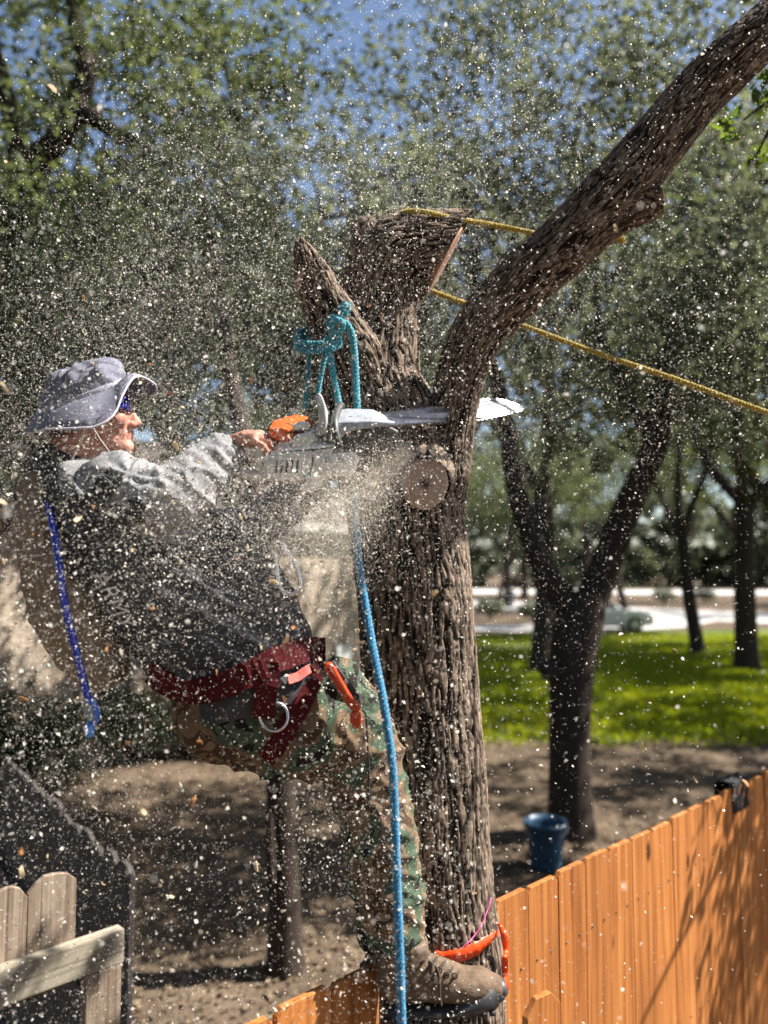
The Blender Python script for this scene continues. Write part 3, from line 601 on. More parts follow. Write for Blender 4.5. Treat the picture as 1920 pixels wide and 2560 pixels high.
def orange_fence():
    t = empty('orange_fence', 'new orange cedar picket fence running behind the trunk', 'fence')
    pitch = .1435; mes = [picket_mesh('picket', .1425, FT - .02, .017, .014) for k in range(1)]
    for me in mes: me.materials.append(M['orange_wood'])
    rng = random.Random(4); s = onz(935, 2388, FT); s = Vector((s.x, s.y, 0)); i0 = -5
    for i in range(i0, 34):
        q = s + A * (pitch * (i - 1))
        c = q + A * .07
        if i > 0 and (Vector((c.x, c.y)) - Vector((TR.x, TR.y))).length < .215: continue
        o = bpy.data.objects.new('picket', mes[0]); COL.objects.link(o); o.parent = t
        o.location = q + Vector((0, 0, rng.uniform(-.006, .006) + .01)) + NF * rng.uniform(-.002, .002); o.rotation_euler = (0, rng.uniform(-.003, .003), angA + rng.uniform(-.008, .008))
    for z in (.3, 1.05, FT - .25):
        for (a0, a1) in ((-5.5 * pitch, -.04), (.36, 33 * pitch)):
            g = G(); box(g, Vector((0, 0.004, 0)), (a1 - a0, 0, 0), (0, .04, 0), (0, 0, .09)); o = link('rail', g.mesh('rail'), M['orange_wood'], t, smooth=False); o.location = s + A * a0 + Vector((0, 0, z)); o.rotation_euler = (0, 0, angA)
    g = G()
    for o in [c for c in t.children if c.name.startswith('picket')]:
        for z in (.34, 1.10, FT - .21):
            for e in (.035, .105):
                p = Vector((o.location.x, o.location.y, z)) + A * e + NF * .0185; ball(g, p, .0032, .0032, .0032, su=6, sv=4)
    tag(link('nail', g.mesh('nail'), plain('nail_head', (.12, .11, .10), rough=.5, metal=.6), t), kind='stuff')
    for k in (-.65, 1.2, 3.6):
        g = G(); box(g, (0, .046, 0), (.09, 0, 0), (0, .09, 0), (0, 0, FT - .12)); o = link('post', g.mesh('post'), M['orange_wood'], t, smooth=False); o.location = s + A * k; o.rotation_euler = (0, 0, angA)
    # short offcut beside the trunk
    p = P(1262, 2512, 1.86); me = picket_mesh('offcut', .12, p.z, .017, .035); o = link('picket_offcut', me, M['orange_wood'], None, smooth=False); o.location = Vector((p.x, p.y, 0)) + NF * .012; o.rotation_euler = (0, R(1.5), angA - .1)
    tag(o, 'short clipped orange picket right against the trunk at the bottom', 'plank')
    return s
fs = orange_fence()
FT2 = 1.70
def dark_fence():
    t = empty('dark_fence', 'old dark timber fence running back along the left side', 'fence')
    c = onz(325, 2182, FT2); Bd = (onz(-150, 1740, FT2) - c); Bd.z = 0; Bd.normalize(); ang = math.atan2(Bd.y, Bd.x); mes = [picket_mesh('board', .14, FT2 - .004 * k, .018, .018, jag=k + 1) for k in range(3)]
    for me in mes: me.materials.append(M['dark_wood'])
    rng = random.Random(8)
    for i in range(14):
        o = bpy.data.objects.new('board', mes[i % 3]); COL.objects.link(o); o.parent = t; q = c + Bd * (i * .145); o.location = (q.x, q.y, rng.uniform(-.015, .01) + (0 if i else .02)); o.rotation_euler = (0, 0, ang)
    q = Vector((c.x, c.y, 0)) + Bd * .02; g = G()
    for z in (.35, 1.1):
        box(g, Vector((0, .001, 0)), (2.0, 0, 0), (0, .04, 0), (0, 0, .09)); o = link('rail', g.mesh('rail'), M['dark_wood'], t, smooth=False); o.location = q + Vector((0, 0, z)); o.rotation_euler = (0, 0, ang); g = G()
    return c
cf = dark_fence()
def grey_fence():
    t = empty('grey_fence', 'weathered grey fence end with a rail, a post and two short pickets', 'fence')
    d0 = 1.99
    # rail: front bottom edge from left frame edge to its cut end
    e1 = P(312, 2322, 2.42); e0 = e1 - A * 1.1; e0.z = e1.z
    dirr = A.copy(); Lr = 1.1
    g = G(); box(g, (0, 0, 0), (Lr, 0, 0), (0, .046, 0), (0, 0, -.098))
    rail = link('rail', g.mesh('rail'), M['rail_wood'], t, smooth=False); rail.location = e0; rail.rotation_euler = (0, 0, angA)
    bv = rail.modifiers.new('b', 'BEVEL'); bv.width = .003; bv.segments = 2
    back = -NF * .0465
    for (x0, x1, yt, k) in ((100, 216, 2205, 2), (-8, 98, 2238, 3), (-125, -14, 2275, 4)):
        a = P(x0, yt, 2.06); w = .135
        # foot point on the rail's rear face
        base = e0 + back + NF * 0; den = A.x * 1.0
        # solve s so that the picket's left edge projects to x0
        best = min(np.linspace(-.4, 1.0, 1400), key=lambda s_: abs(((e0 + back + A * s_).x / (e0 + back + A * s_).y) - (x0 - 960) / FPX * (1.0)))
        q = e0 + back + A * best; v = ray(x0, yt); topz = CAMH + v.z / v.y * q.y
        best2 = min(np.linspace(-.4, 1.2, 1600), key=lambda s_: abs(((e0 + back + A * s_).x / (e0 + back + A * s_).y) - (x1 - 960) / FPX))
        hgt = topz - (e0.z - .13); me = picket_mesh('picket', max(.08, best2 - best), hgt, .018, .03, jag=k)
        o = link('picket', me, M['grey_wood'], t, smooth=False); o.location = (q.x, q.y, e0.z - .13); o.rotation_euler = (0, 0, angA)
        # picket sits behind the rail
        o.location = o.location - NF * .019
    p = P(250, 2372, 2.10); g = G(); q = e1 - A * .115; q.z = e1.z - .009; box(g, (0, 0, 0), (.108, 0, 0), (0, .038, 0), (0, 0, q.z - .09)); o = link('post', g.mesh('post'), M['grey_wood'], t, smooth=False); o.location = (q.x, q.y, 0); o.rotation_euler = (0, 0, angA)
    bv = o.modifiers.new('b', 'BEVEL'); bv.width = .003; bv.segments = 2
grey_fence()
def rag():
    p = onz(1830, 1955, FT); t0 = Vector((p.x, p.y, FT + .004)); V = []; F = []; nx, ny = 12, 14; rng = random.Random(3)
    for j in range(ny):
        s_ = (j / (ny - 1) - .35) * .30
        for i in range(nx):
            u = (i / (nx - 1) - .5) * .17; fold = .008 * math.sin(u * 60 + j * .4)
            if s_ < 0: q = t0 + A * u - NF * (.028 + abs(fold)) + Vector((0, 0, s_ + .014))
            elif s_ < .03: q = t0 + A * u - NF * (.028 - s_ * 1.6) + Vector((0, 0, .016 + fold * .4))
            else: q = t0 + A * (u * (1 - .3 * s_) + .015 * s_) + NF * (.022 + abs(fold) + .02 * s_) + Vector((0, 0, -(s_ - .03) * .72 + .012 - .03 * abs(u)))
            V.append(q)
    for j in range(ny - 1):
        for i in range(nx - 1): a = j * nx + i; F.append((a, a + 1, a + nx + 1, a + nx))
    o = link('black_cloth', mesh_from('black_cloth', V, F), cloth('black_rag', (.02, .02, .022), (.05, .05, .052))); md = o.modifiers.new('s', 'SOLIDIFY'); md.thickness = .004
    tag(o, 'crumpled black cloth hung over the top of the orange fence', 'cloth')
rag()

# ------------------------------------------------------------------ the tree being cut
def bark_tube(pts, seg, step, amp=.007, cap0=False, seed=0, kx=100., kz=11.):
    """pts: (x,y,z,r) control points; returns V,F,ridge with furrowed bark"""
    sp = spline(pts, 24); L = [0]
    for a, b in zip(sp[:-1], sp[1:]): L.append(L[-1] + float(np.linalg.norm(b[:3] - a[:3])))
    L = np.array(L); sp = np.array(sp); n = max(4, int(L[-1] / step)); s = np.linspace(0, L[-1], n); C = np.stack([np.interp(s, L, sp[:, k]) for k in range(4)], 1)
    T = np.gradient(C[:, :3], axis=0); T /= np.linalg.norm(T, axis=1)[:, None]
    u = np.array([0, -1, 0.]); U = []
    for i in range(n):
        u = u - T[i] * u.dot(T[i]); u /= np.linalg.norm(u); U.append(u.copy())
    U = np.array(U); W = np.cross(T, U); th = np.linspace(0, 2 * math.pi, seg, endpoint=False)
    ct, st = np.cos(th), np.sin(th)
    dirv = U[:, None, :] * ct[None, :, None] + W[:, None, :] * st[None, :, None]
    r = np.repeat(C[:, 3:4], seg, 1)
    q = np.stack([ct[None, :] * r * kx, st[None, :] * r * kx, np.repeat(s[:, None], seg, 1) * kz], -1).reshape(-1, 3)
    w = np.stack([vnoise(q * .6 + 7, seed + 1), vnoise(q * .6 + 31, seed + 2), vnoise(q * .6 + 51, seed + 3)], 1) - .5
    q2 = q + w * np.array([1.6, 1.6, 1.2])
    a = 1 - np.abs(2 * vnoise(q2, seed + 4) - 1); b = 1 - np.abs(2 * vnoise(q2 * np.array([1.9, 1.9, 2.6]) + 9, seed + 5) - 1)
    fur = np.clip((np.abs(2 * vnoise(q2, seed + 4) - 1) - .03) / .19, 0, 1); fur = fur * fur * (3 - 2 * fur)
    fur2 = np.clip((np.abs(2 * vnoise(q2 * np.array([1.7, 1.7, 2.2]) + 9, seed + 5) - 1) - .02) / .16, 0, 1)
    fine = vnoise(q * np.array([2.6, 2.6, 9.]) + 3, seed + 6); fine2 = vnoise(q * np.array([5., 5., 20.]) + 13, seed + 9)
    ridge = fur * (.45 + .55 * fur2) * (.62 + .50 * fine) + .22 * (fine2 - .5)
    cross = 1 - np.abs(2 * vnoise(q * np.array([.5, .5, 3.2]) + 77, seed + 8) - 1); ridge = np.clip(ridge - .35 * np.clip(cross - .82, 0, 1) / .18, 0, 1.1)
    lump = vnoise(q * np.array([.09, .09, .5]), seed + 7) - .5
    rr = (r.reshape(-1) + amp * (ridge - .6) * 1.5 + lump * .10 * r.reshape(-1)).reshape(n, seg)
    V = C[:, None, :3] + dirv * rr[:, :, None]; V = V.reshape(-1, 3); F = []
    for i in range(n - 1):
        for k in range(seg):
            k2 = (k + 1) % seg; F.append((i * seg + k, i * seg + k2, (i + 1) * seg + k2, (i + 1) * seg + k))
    return V, F, ridge, C
DT = 1.90
def px4(x, y, r, d=DT): p = PT(x, y, d); return (p.x, p.y, p.z, S(r, d + TO))
def cut_tree():
    t = empty('cut_tree', 'furrowed tree being sawn, bare stubs left and one long limb right', 'tree')
    allV = []; allF = []; allR = []; b = 0
    def add(pts, seg, step, **kw):
        nonlocal b
        V, F, rg, C = bark_tube(pts, seg, step, **kw); allV.append(V); allF.extend([tuple(i + b for i in f) for f in F]); allR.append(rg); b += len(V); return C
    g0 = px4(1104, 2560, 158); 
    trunk = [(g0[0] + .01, g0[1], -.15, .22), (g0[0] + .005, g0[1], .3, .185), (g0[0], g0[1], .8, .165), px4(1101, 2480, 154), px4(1080, 2250, 150), px4(1064, 2000, 150), px4(1047, 1750, 146), px4(1037, 1500, 143), px4(1018, 1320, 142), px4(992, 1180, 145), px4(955, 1060, 138), px4(925, 960, 128), px4(935, 860, 112), px4(950, 770, 100), px4(958, 710, 110), px4(990, 660, 116), px4(1050, 636, 106), px4(1130, 628, 98), px4(1250, 622, 96)]
    add(trunk, 300, .0042, seed=1, amp=.0046)
    pc = np.array(PT(1110, 656, 1.90)); pn = np.array([.873, .06, -.487]); pn /= np.linalg.norm(pn); Vt = allV[0]; ov = (Vt - pc) @ pn; td = np.array([1.0, 0, .04]); up_ = (ov > 0) & (Vt[:, 2] > PT(960, 800, 1.9).z); Vt[up_] -= td[None, :] * (ov[up_] / (td @ pn))[:, None]
    lb = [px4(1085, 1330, 70, 1.88), px4(1092, 1220, 76, 1.88), px4(1108, 1130, 70, 1.875), px4(1130, 1040, 59, 1.86), px4(1148, 960, 60, 1.84), px4(1172, 880, 65, 1.815), px4(1215, 805, 69, 1.79), px4(1270, 745, 72, 1.765), px4(1325, 690, 74, 1.745), px4(1400, 625, 77, 1.73), px4(1480, 545, 84, 1.715), px4(1560, 460, 80, 1.70), px4(1640, 360, 76, 1.69), px4(1720, 265, 73, 1.68), px4(1800, 180, 71, 1.67), px4(1900, 90, 69, 1.67), px4(2060, -40, 64, 1.70), px4(2300, -200, 56, 1.80)]
    add(lb, 220, .0045, seed=20, amp=.0032, kx=150, kz=20)
    fork = [px4(915, 985, 80, 1.86), px4(885, 900, 80, 1.81), px4(848, 830, 70, 1.775), px4(812, 760, 58, 1.745), px4(784, 695, 46, 1.72), px4(760, 635, 28, 1.70), px4(746, 594, 6, 1.69)]
    add(fork, 150, .0042, seed=40, amp=.006)
    nub = [px4(965, 740, 60, 1.86), px4(930, 670, 62, 1.86), px4(918, 610, 50, 1.86), px4(920, 565, 36, 1.86), px4(924, 545, 14, 1.86)]
    add(nub, 100, .0045, seed=60, amp=.006)
    st = [px4(1480, 560, 60, 1.71), px4(1540, 530, 58, 1.70), px4(1600, 510, 50, 1.69), px4(1652, 498, 38, 1.68)]
    add(st, 110, .0045, seed=70, amp=.004)
    knob = [px4(1040, 1190, 110, 1.85), px4(1050, 1198, 88, 1.79), px4(1058, 1205, 72, 1.74), px4(1062, 1209, 67, 1.712)]
    add(knob, 150, .004, seed=80, amp=.004)
    V = np.concatenate(allV); rg = np.concatenate(allR)
    me = bpy.data.meshes.new('trunk'); me.from_pydata(V.tolist(), [], allF); me.update()
    at = me.attributes.new('ridge', 'FLOAT', 'POINT'); at.data.foreach_set('value', rg.astype(np.float32))
    link('trunk', me, M['bark'], t)
    # sawn faces
    def face(name, c, axis, ra, rb, tilt, cin, cout, th=.012):
        c = Vector(c); ax = Vector(axis).normalized(); u = Vector((0, 0, 1)) - ax * ax.z; u.normalize(); w = ax.cross(u); ct, stt = math.cos(tilt), math.sin(tilt); u, w = u * ct + w * stt, w * ct - u * stt
        g = G(); sg = 40; V = []; F = []; rng = random.Random(int(ra * 1e5))
        jit = [1 + rng.uniform(-.03, .03) for k in range(sg)]
        for (kk, off) in ((1.0, -th), (1.0, .0), (.93, .002), (.6, .001), (.25, .0015)):
            for k in range(sg):
                a = k * 2 * math.pi / sg; V.append(c + ax * off + (u * math.cos(a) * ra + w * math.sin(a) * rb) * kk * jit[k])
        V.append(c + ax * .001); e = len(V) - 1
        for i in range(4):
            for k in range(sg): F.append((i * sg + k, i * sg + (k + 1) % sg, (i + 1) * sg + (k + 1) % sg, (i + 1) * sg + k))
        for k in range(sg): F.append((4 * sg + k, 4 * sg + (k + 1) % sg, e))
        g.add(V, F); return link(name, g.mesh(name), cutwood('sawn_wood', cin, cout, c, None), t)
    o = face('cut_face', PT(1063, 1209, 1.706), (.12, -1, -.05), S(66, 1.83), S(58, 1.83), -.35, (.07, .045, .03), (.46, .33, .26)); o['label'] = 'round old saw cut facing out from the trunk'
    o = face('cut_face', PT(1111, 656, 1.90), (.873, .06, -.487), S(100, 1.9), S(96, 1.9), 0, (.30, .13, .07), (.38, .20, .12)); o['label'] = 'reddish sawn end of the thick bare stub'
    o = face('cut_face', PT(1654, 497, 1.68), PT(1654, 497, 1.68) - PT(1560, 517, 1.70), S(33, 1.80), S(33, 1.80), 0, (.4, .28, .17), (.5, .36, .24)); o['label'] = 'sawn end of the short stub on the limb'
    o = face('cut_face', PT(750, 662, 1.71), (-.88, -.30, .25), S(72, 1.83), S(26, 1.83), .35, (.28, .17, .11), (.33, .22, .15)); o['label'] = 'long slanted cut on the pointed stub'
    # leafy crown carried by the limb beyond the frame, a few twigs in view
    g = G(); rng = random.Random(5); c0 = Vector((2.4, 3.0, 5.0)); limb(g, [(*P(2290, -195, 1.91), .052), (1.95, 2.5, 4.75, .045), (*c0, .036)], 4, 8)
    ends = [(3.2, 3.6, 3.3), (3.7, 4.2, 3.9), (4.1, 3.7, 4.0), (3.5, 4.9, 3.4), (4.4, 4.8, 4.2), (2.9, 4.3, 4.1), (2.75, 3.45, 3.15), (3.1, 3.9, 3.6), (4.6, 5.6, 3.9), (3.9, 5.4, 3.3)]
    for e in ends:
        e = Vector(e); m_ = (c0 + e) / 2 + Vector((0, 0, .3)); limb(g, [(*c0, .03), (*m_, .02), (*e, .010)], 4, 8)
        for k in range(5):
            q = e + Vector((rng.gauss(0, .3), rng.gauss(0, .3), rng.gauss(0, .25))); limb(g, [(*e, .012), (*((e + q) / 2 + Vector((0, 0, .04))), .008), (*q, .004)], 2, 5)
    tw = [PT(1860, 300, 2.4), PT(1890, 390, 2.5), PT(1910, 210, 2.4)]
    for q in tw: limb(g, [(*PT(1990, 250, 2.2), .012), (*((q + PT(1990, 250, 2.2)) / 2 + Vector((0, 0, .03))), .007), (*q, .003)], 2, 5)
    link('bough', g.mesh('bough'), M['bark_far'], t)
    Vl = leaves(list(ends) + [tuple(q) for q in tw], [.46] * len(ends) + [.13] * 3, [900] * len(ends) + [34] * 3, .027, 66)
    link('crown', quads_mesh('crown', Vl), M['leaf_cut'], t, smooth=False)
    return me
trunk_me = cut_tree()

# ------------------------------------------------------------------ climber
M['skin'] = noisy('sunburnt_skin', (.40, .165, .115), (.55, .27, .20), scale=45, detail=8, rough=.55, bump=.55, bscale=160, bdist=.002, spec=.35)
M['shirt'] = cloth('grey_shirt_shade_dark', (.040, .038, .042), (.070, .068, .074))  # shirt grey darkened to the tone of the torso in shade
M['camo'] = camo('woodland_camouflage')
M['hat'] = cloth('lavender_grey_hat', (.145, .145, .19), (.22, .22, .28), scale=14)
M['leather'] = noisy('tan_suede', (.085, .055, .034), (.175, .12, .08), scale=22, rough=.85, bump=.3)
M['rubber'] = plain('black_rubber', (.022, .022, .024), rough=.6)
M['toecap'] = plain('dark_toe_rubber', (.045, .045, .052), rough=.45, var=.3)
M['pack'] = cloth('tan_pack_cloth', (.20, .145, .10), (.28, .21, .145))
M['red_web'] = cloth('dark_red_webbing', (.048, .005, .007), (.085, .009, .011), weave=1500)
M['steel'] = plain('polished_steel', (.62, .62, .64), rough=.22, metal=.95, var=.05)
M['black'] = plain('black_web', (.02, .02, .022), rough=.7)
DM = 1.75
def hp(x, y, dd=0.0): return P(x, y, DM + dd)
def fold(co, k=1.0):
    a = mnoise.noise(Vector((co.x * 9, co.y * 9, co.z * 14))) * .006 + mnoise.noise(Vector((co.x * 26, co.y * 18, co.z * 30))) * .0028
    b = 1 - abs(mnoise.noise(Vector((co.x * 11 + 5, co.y * 7, co.z * 17 + co.x * 9)))) * 2.2
    return k * (a + .0055 * max(0, b) ** 3)

def finger(g, pts, r0, r1):
    n = len(pts); loft(g, pts, [r0 + (r1 - r0) * i / (n - 1) for i in range(n)], seg=12, round_ends=True)

person = empty('person', 'climber in sun hat and camouflage trousers leaning back from the trunk with a chainsaw', 'person')
# ---- body: one continuous surface
g = G()
ball(g, hp(224, 1026), S(92, DM), .074, S(90, DM)); ball(g, hp(272, 1045), S(60, DM), .064, S(78, DM))
loft(g, [hp(240, 1078), hp(285, 1102), hp(313, 1122)], [(.058, .040), (.046, .034), (.026, .024)], 16, round_ends=True)
ball(g, hp(315, 1126), .019, .023, .019); ball(g, hp(305, 1084), .024, .034, .032)
ball(g, hp(324, 1081), .0095, .021, .0065); ball(g, hp(322, 1095), .009, .018, .007)
loft(g, [hp(312, 1008), hp(325, 1034), hp(338, 1055)], [(.009, .010), (.011, .012), (.013, .012)], 12, round_ends=True)
ball(g, hp(341, 1057), .0125, .0125, .0115)
for sdn in (-1, 1):
    ball(g, hp(331, 1063, sdn * .012), .010, .008, .008); ball(g, hp(292, 1050, sdn * .040), .022, .022, .022)
    ball(g, hp(303, 1013, sdn * .031), .012, .012, .012); ball(g, hp(222, 1032, sdn * .080), .017, .009, .031)
loft(g, [hp(300, 1000, -.05), hp(312, 996, 0), hp(300, 1000, .05)], [.010, .011, .010], 10, round_ends=True)
loft(g, [hp(228, 1060), hp(200, 1120), hp(160, 1195)], [(.062, .064), (.060, .062), (.075, .07)], 18)
TOR = [(185, 1185, .13, .055, DM), (235, 1245, .175, .100, DM), (335, 1350, .185, .145, DM - .01), (445, 1455, .18, .172, DM - .02), (550, 1560, .175, .182, DM - .02), (625, 1665, .165, .150, DM - .02), (650, 1760, .155, .14, DM - .02)]
loft(g, [P(x, y, d) for x, y, a, b, d in TOR], [(a - .03, b - .03) for x, y, a, b, d in TOR], 24)
RA = [(300, 1225, 1.62, .062), (370, 1255, 1.585, .055), (440, 1240, 1.585, .050), (510, 1180, 1.62, .045), (575, 1118, 1.665, .034)]
LA = [(285, 1225, 1.92, .06), (430, 1310, 1.95, .055), (610, 1330, 1.97, .05), (740, 1230, 1.94, .045), (815, 1145, 1.89, .033)]
for AR in (RA, LA): 
    sp = spline([(*P(x, y, d), r) for x, y, d, r in AR], 5); loft(g, [Vector(p[:3]) for p in sp], [float(p[3]) * .72 for p in sp], 16, round_ends=True)
# right hand: palm, four fingers over the rear grip, thumb on the far side
loft(g, [P(562, 1125, 1.66), P(590, 1108, 1.66), P(622, 1097, 1.652), P(648, 1094, 1.65)], [(.027, .024), (.030, .021), (.041, .020), (.042, .016)], 18, round_ends=True)
for (a, b, c, r) in (((634, 1104, 1.612), (660, 1117, 1.611), (672, 1140, 1.626), .0085), ((644, 1096, 1.635), (678, 1108, 1.632), (692, 1134, 1.645), .0096), ((650, 1090, 1.657), (688, 1101, 1.655), (706, 1126, 1.663), .0100), ((650, 1088, 1.680), (690, 1096, 1.680), (710, 1116, 1.686), .0096)):
    m1 = tuple((x + y) / 2 for x, y in zip(b, c)); finger(g, [P(608, 1100, 1.655), P(*a), P(*b), P(*m1), P(*c)], r * 1.08, r * .86); ball(g, P(a[0], a[1] - 3, a[2]), r * 1.12)
finger(g, [P(590, 1112, 1.68), P(622, 1122, 1.70), P(652, 1138, 1.698), P(672, 1148, 1.685)], .013, .0095)
# left hand: fist round the front handle
loft(g, [P(805, 1150, 1.895), P(828, 1125, 1.885), P(846, 1098, 1.878)], [(.026, .024), (.022, .036), (.018, .040)], 16, round_ends=True)
for k, (yy) in enumerate((1070, 1090, 1110, 1128)): finger(g, [P(840, yy + 6, 1.885), P(858, yy - 4, 1.872), P(866, yy, 1.845), P(850, yy + 4, 1.835)], .0100, .0085)
finger(g, [P(822, 1118, 1.875), P(832, 1092, 1.85), P(846, 1074, 1.835)], .012, .0095)
HIPR, HIPL = (625, 1765, 1.745), (635, 1755, 1.93)
RL = [(600, 1745, 1.74, .135), (690, 1785, 1.735, .132), (790, 1810, 1.74, .122), (878, 1848, 1.755, .100), (918, 1945, 1.77, .086), (952, 2100, 1.775, .080), (972, 2240, 1.78, .074), (996, 2345, 1.78, .066)]
LL = [(615, 1740, 1.92, .130), (740, 1770, 1.98, .12), (860, 1790, 2.06, .095), (900, 1900, 2.12, .080), (925, 2100, 2.20, .072), (945, 2300, 2.24, .064), (955, 2360, 2.24, .06)]
for AR in (RL, LL):
    sp = spline([(*P(x, y, d), r) for x, y, d, r in AR], 4); loft(g, [Vector(p[:3]) for p in sp], [float(p[3]) * .72 for p in sp], 16, round_ends=True)
for (a, b, c) in (((996, 2370, 1.78), (1060, 2440, 1.778), (1180, 2462, 1.775)), ((955, 2370, 2.24), (1010, 2430, 2.23), (1090, 2450, 2.22))):
    loft(g, [P(*a), P(*b), P(*c)], [.042, .036, .028], 14, round_ends=True)
body = remesh('body', g, .0034, 5, M['skin'], person, disp=lambda co, n: mnoise.noise(co * 90) * .0007 + mnoise.noise(co * 38) * .0009)

# ---- shirt
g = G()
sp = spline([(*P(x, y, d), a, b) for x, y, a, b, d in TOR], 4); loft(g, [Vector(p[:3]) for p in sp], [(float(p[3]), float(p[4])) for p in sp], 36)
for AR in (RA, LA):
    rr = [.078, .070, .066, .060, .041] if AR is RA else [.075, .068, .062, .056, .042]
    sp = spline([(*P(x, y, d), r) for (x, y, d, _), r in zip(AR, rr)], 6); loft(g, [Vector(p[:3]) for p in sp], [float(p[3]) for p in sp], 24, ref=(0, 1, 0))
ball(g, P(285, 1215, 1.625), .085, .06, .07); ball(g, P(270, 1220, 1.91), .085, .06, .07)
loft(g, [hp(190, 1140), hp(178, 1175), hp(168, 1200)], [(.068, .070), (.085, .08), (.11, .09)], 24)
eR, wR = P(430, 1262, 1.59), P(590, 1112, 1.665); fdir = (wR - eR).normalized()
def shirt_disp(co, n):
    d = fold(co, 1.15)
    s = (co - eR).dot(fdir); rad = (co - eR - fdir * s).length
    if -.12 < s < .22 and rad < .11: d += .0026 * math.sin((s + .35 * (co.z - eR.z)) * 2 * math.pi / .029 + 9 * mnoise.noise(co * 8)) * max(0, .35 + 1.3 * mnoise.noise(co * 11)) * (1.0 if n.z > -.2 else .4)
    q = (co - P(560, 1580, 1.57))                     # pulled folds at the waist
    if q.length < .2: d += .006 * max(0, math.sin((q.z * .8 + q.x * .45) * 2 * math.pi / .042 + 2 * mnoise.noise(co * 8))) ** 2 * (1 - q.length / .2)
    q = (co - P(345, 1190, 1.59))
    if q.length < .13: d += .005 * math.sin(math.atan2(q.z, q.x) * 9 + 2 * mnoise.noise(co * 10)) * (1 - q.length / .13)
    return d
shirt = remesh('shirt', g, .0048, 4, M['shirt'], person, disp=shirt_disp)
shirt.data.materials.append(cloth('grey_shirt_sunlit', (.20, .20, .21), (.29, .29, .30)))  # one grey shirt: torso darkened for shade, sleeves lightened for sun and dust
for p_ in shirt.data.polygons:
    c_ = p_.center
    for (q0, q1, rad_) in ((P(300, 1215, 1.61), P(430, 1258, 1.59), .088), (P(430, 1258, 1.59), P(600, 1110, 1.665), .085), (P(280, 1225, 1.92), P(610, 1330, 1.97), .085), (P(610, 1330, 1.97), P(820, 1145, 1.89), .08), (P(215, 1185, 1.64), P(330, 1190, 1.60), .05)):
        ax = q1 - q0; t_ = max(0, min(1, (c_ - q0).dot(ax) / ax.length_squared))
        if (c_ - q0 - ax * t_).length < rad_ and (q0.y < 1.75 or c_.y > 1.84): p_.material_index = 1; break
# ---- trousers
g = G()
for AR, k in ((RL, 1.0), (LL, 1.0)):
    sp = spline([(*P(x, y, d), r) for x, y, d, r in AR], 6); loft(g, [Vector(p[:3]) for p in sp], [float(p[3]) * k for p in sp], 28)
ball(g, P(585, 1745, 1.80), .14, .185, .145); loft(g, [P(600, 1660, 1.76), P(620, 1760, 1.79)], [(.165, .15), (.17, .15)], 30)
loft(g, [P(842, 1700, 1.715), P(905, 1752, 1.735)], [(.06, .05), (.055, .04)], 18, round_ends=True)
def tr_disp(co, n):
    d = fold(co, 1.25)
    if co.z < P(0, 1830, 1.69).z: d += .0055 * (1 - abs(math.sin(co.z * math.pi / .062 + 3.5 * mnoise.noise(Vector((co.x * 14, co.y * 14, co.z * 5)))))) ** 2 * 1.4 - .003
    return d
trousers = remesh('trousers', g, .0052, 3, M['camo'], person, disp=tr_disp)
# ---- hat
hat_c = Vector((0, 0, 0))
def ring3(front, near, back, far):
    """closed smooth ring through four places"""
    pts = [front, near, back, far]; c = sum(pts, Vector()) / 4; out = []
    for k in range(48):
        a = k / 48 * 2 * math.pi; f = max(0, math.cos(a)) ** 1; 
        ex = (front - c) if math.cos(a) > 0 else (back - c); ey = (near - c) if math.sin(a) > 0 else (far - c)
        out.append(c + ex * abs(math.cos(a)) + ey * abs(math.sin(a)))
    return out
inner = ring3(PH(309, 952, 1.85), PH(190, 1003, 1.755), PH(98, 1030, 1.85), PH(215, 975, 1.945))
inner = ring3(PH(309, 952, 1.85), PH(212, 994, 1.757), PH(96, 1034, 1.85), PH(200, 985, 1.943))
topc = PH(205, 962, 1.85); V = []; F = []
upv = (PH(209, 912, 1.85) - PH(203, 992, 1.85))
NR = 14
for j in range(NR):
    t_ = j / (NR - 1); rad = math.cos(t_ * math.pi / 2) ** .78 if t_ < 1 else 0.02; h = math.sin(t_ * math.pi / 2) ** .9
    cc = sum(inner, Vector()) / 48
    for k in range(48):
        p = cc + (inner[k] - cc) * rad * (1.0 + .03 * math.sin(t_ * 3.14)) + upv * h * 1.02
        V.append(p)
for j in range(NR - 1):
    for k in range(48): F.append((j * 48 + k, j * 48 + (k + 1) % 48, (j + 1) * 48 + (k + 1) % 48, (j + 1) * 48 + k))
F.append(tuple((NR - 1) * 48 + k for k in range(48)))
me = mesh_from('crown_cloth', V, F)
hat = link('hat', me, M['hat'], person)
bm = bmesh.new(); bm.from_mesh(me); bmesh.ops.subdivide_edges(bm, edges=bm.edges, cuts=2, use_grid_fill=True, smooth=.0); bm.normal_update()
hc = sum(inner, Vector()) / 48
for v in bm.verts:
    hgt = (v.co - hc).dot(upv.normalized()) / upv.length
    ang = math.atan2(v.co.y - hc.y, v.co.x - hc.x)
    w = max(0, min(1, (hgt - .16) * 5)) * max(0, min(1, (1.0 - hgt) * 5))
    v.co += v.normal * (w * (.010 * math.sin(ang * 10 + 5 * mnoise.noise(v.co * 12)) * (1 - hgt) * 1.3 + .013 * mnoise.noise(v.co * 19) + .008 * mnoise.noise(v.co * 43)))
bm.to_mesh(me); bm.free(); me.polygons.foreach_set('use_smooth', np.ones(len(me.polygons), dtype=bool))
md = hat.modifiers.new('s', 'SOLIDIFY'); md.thickness = .003
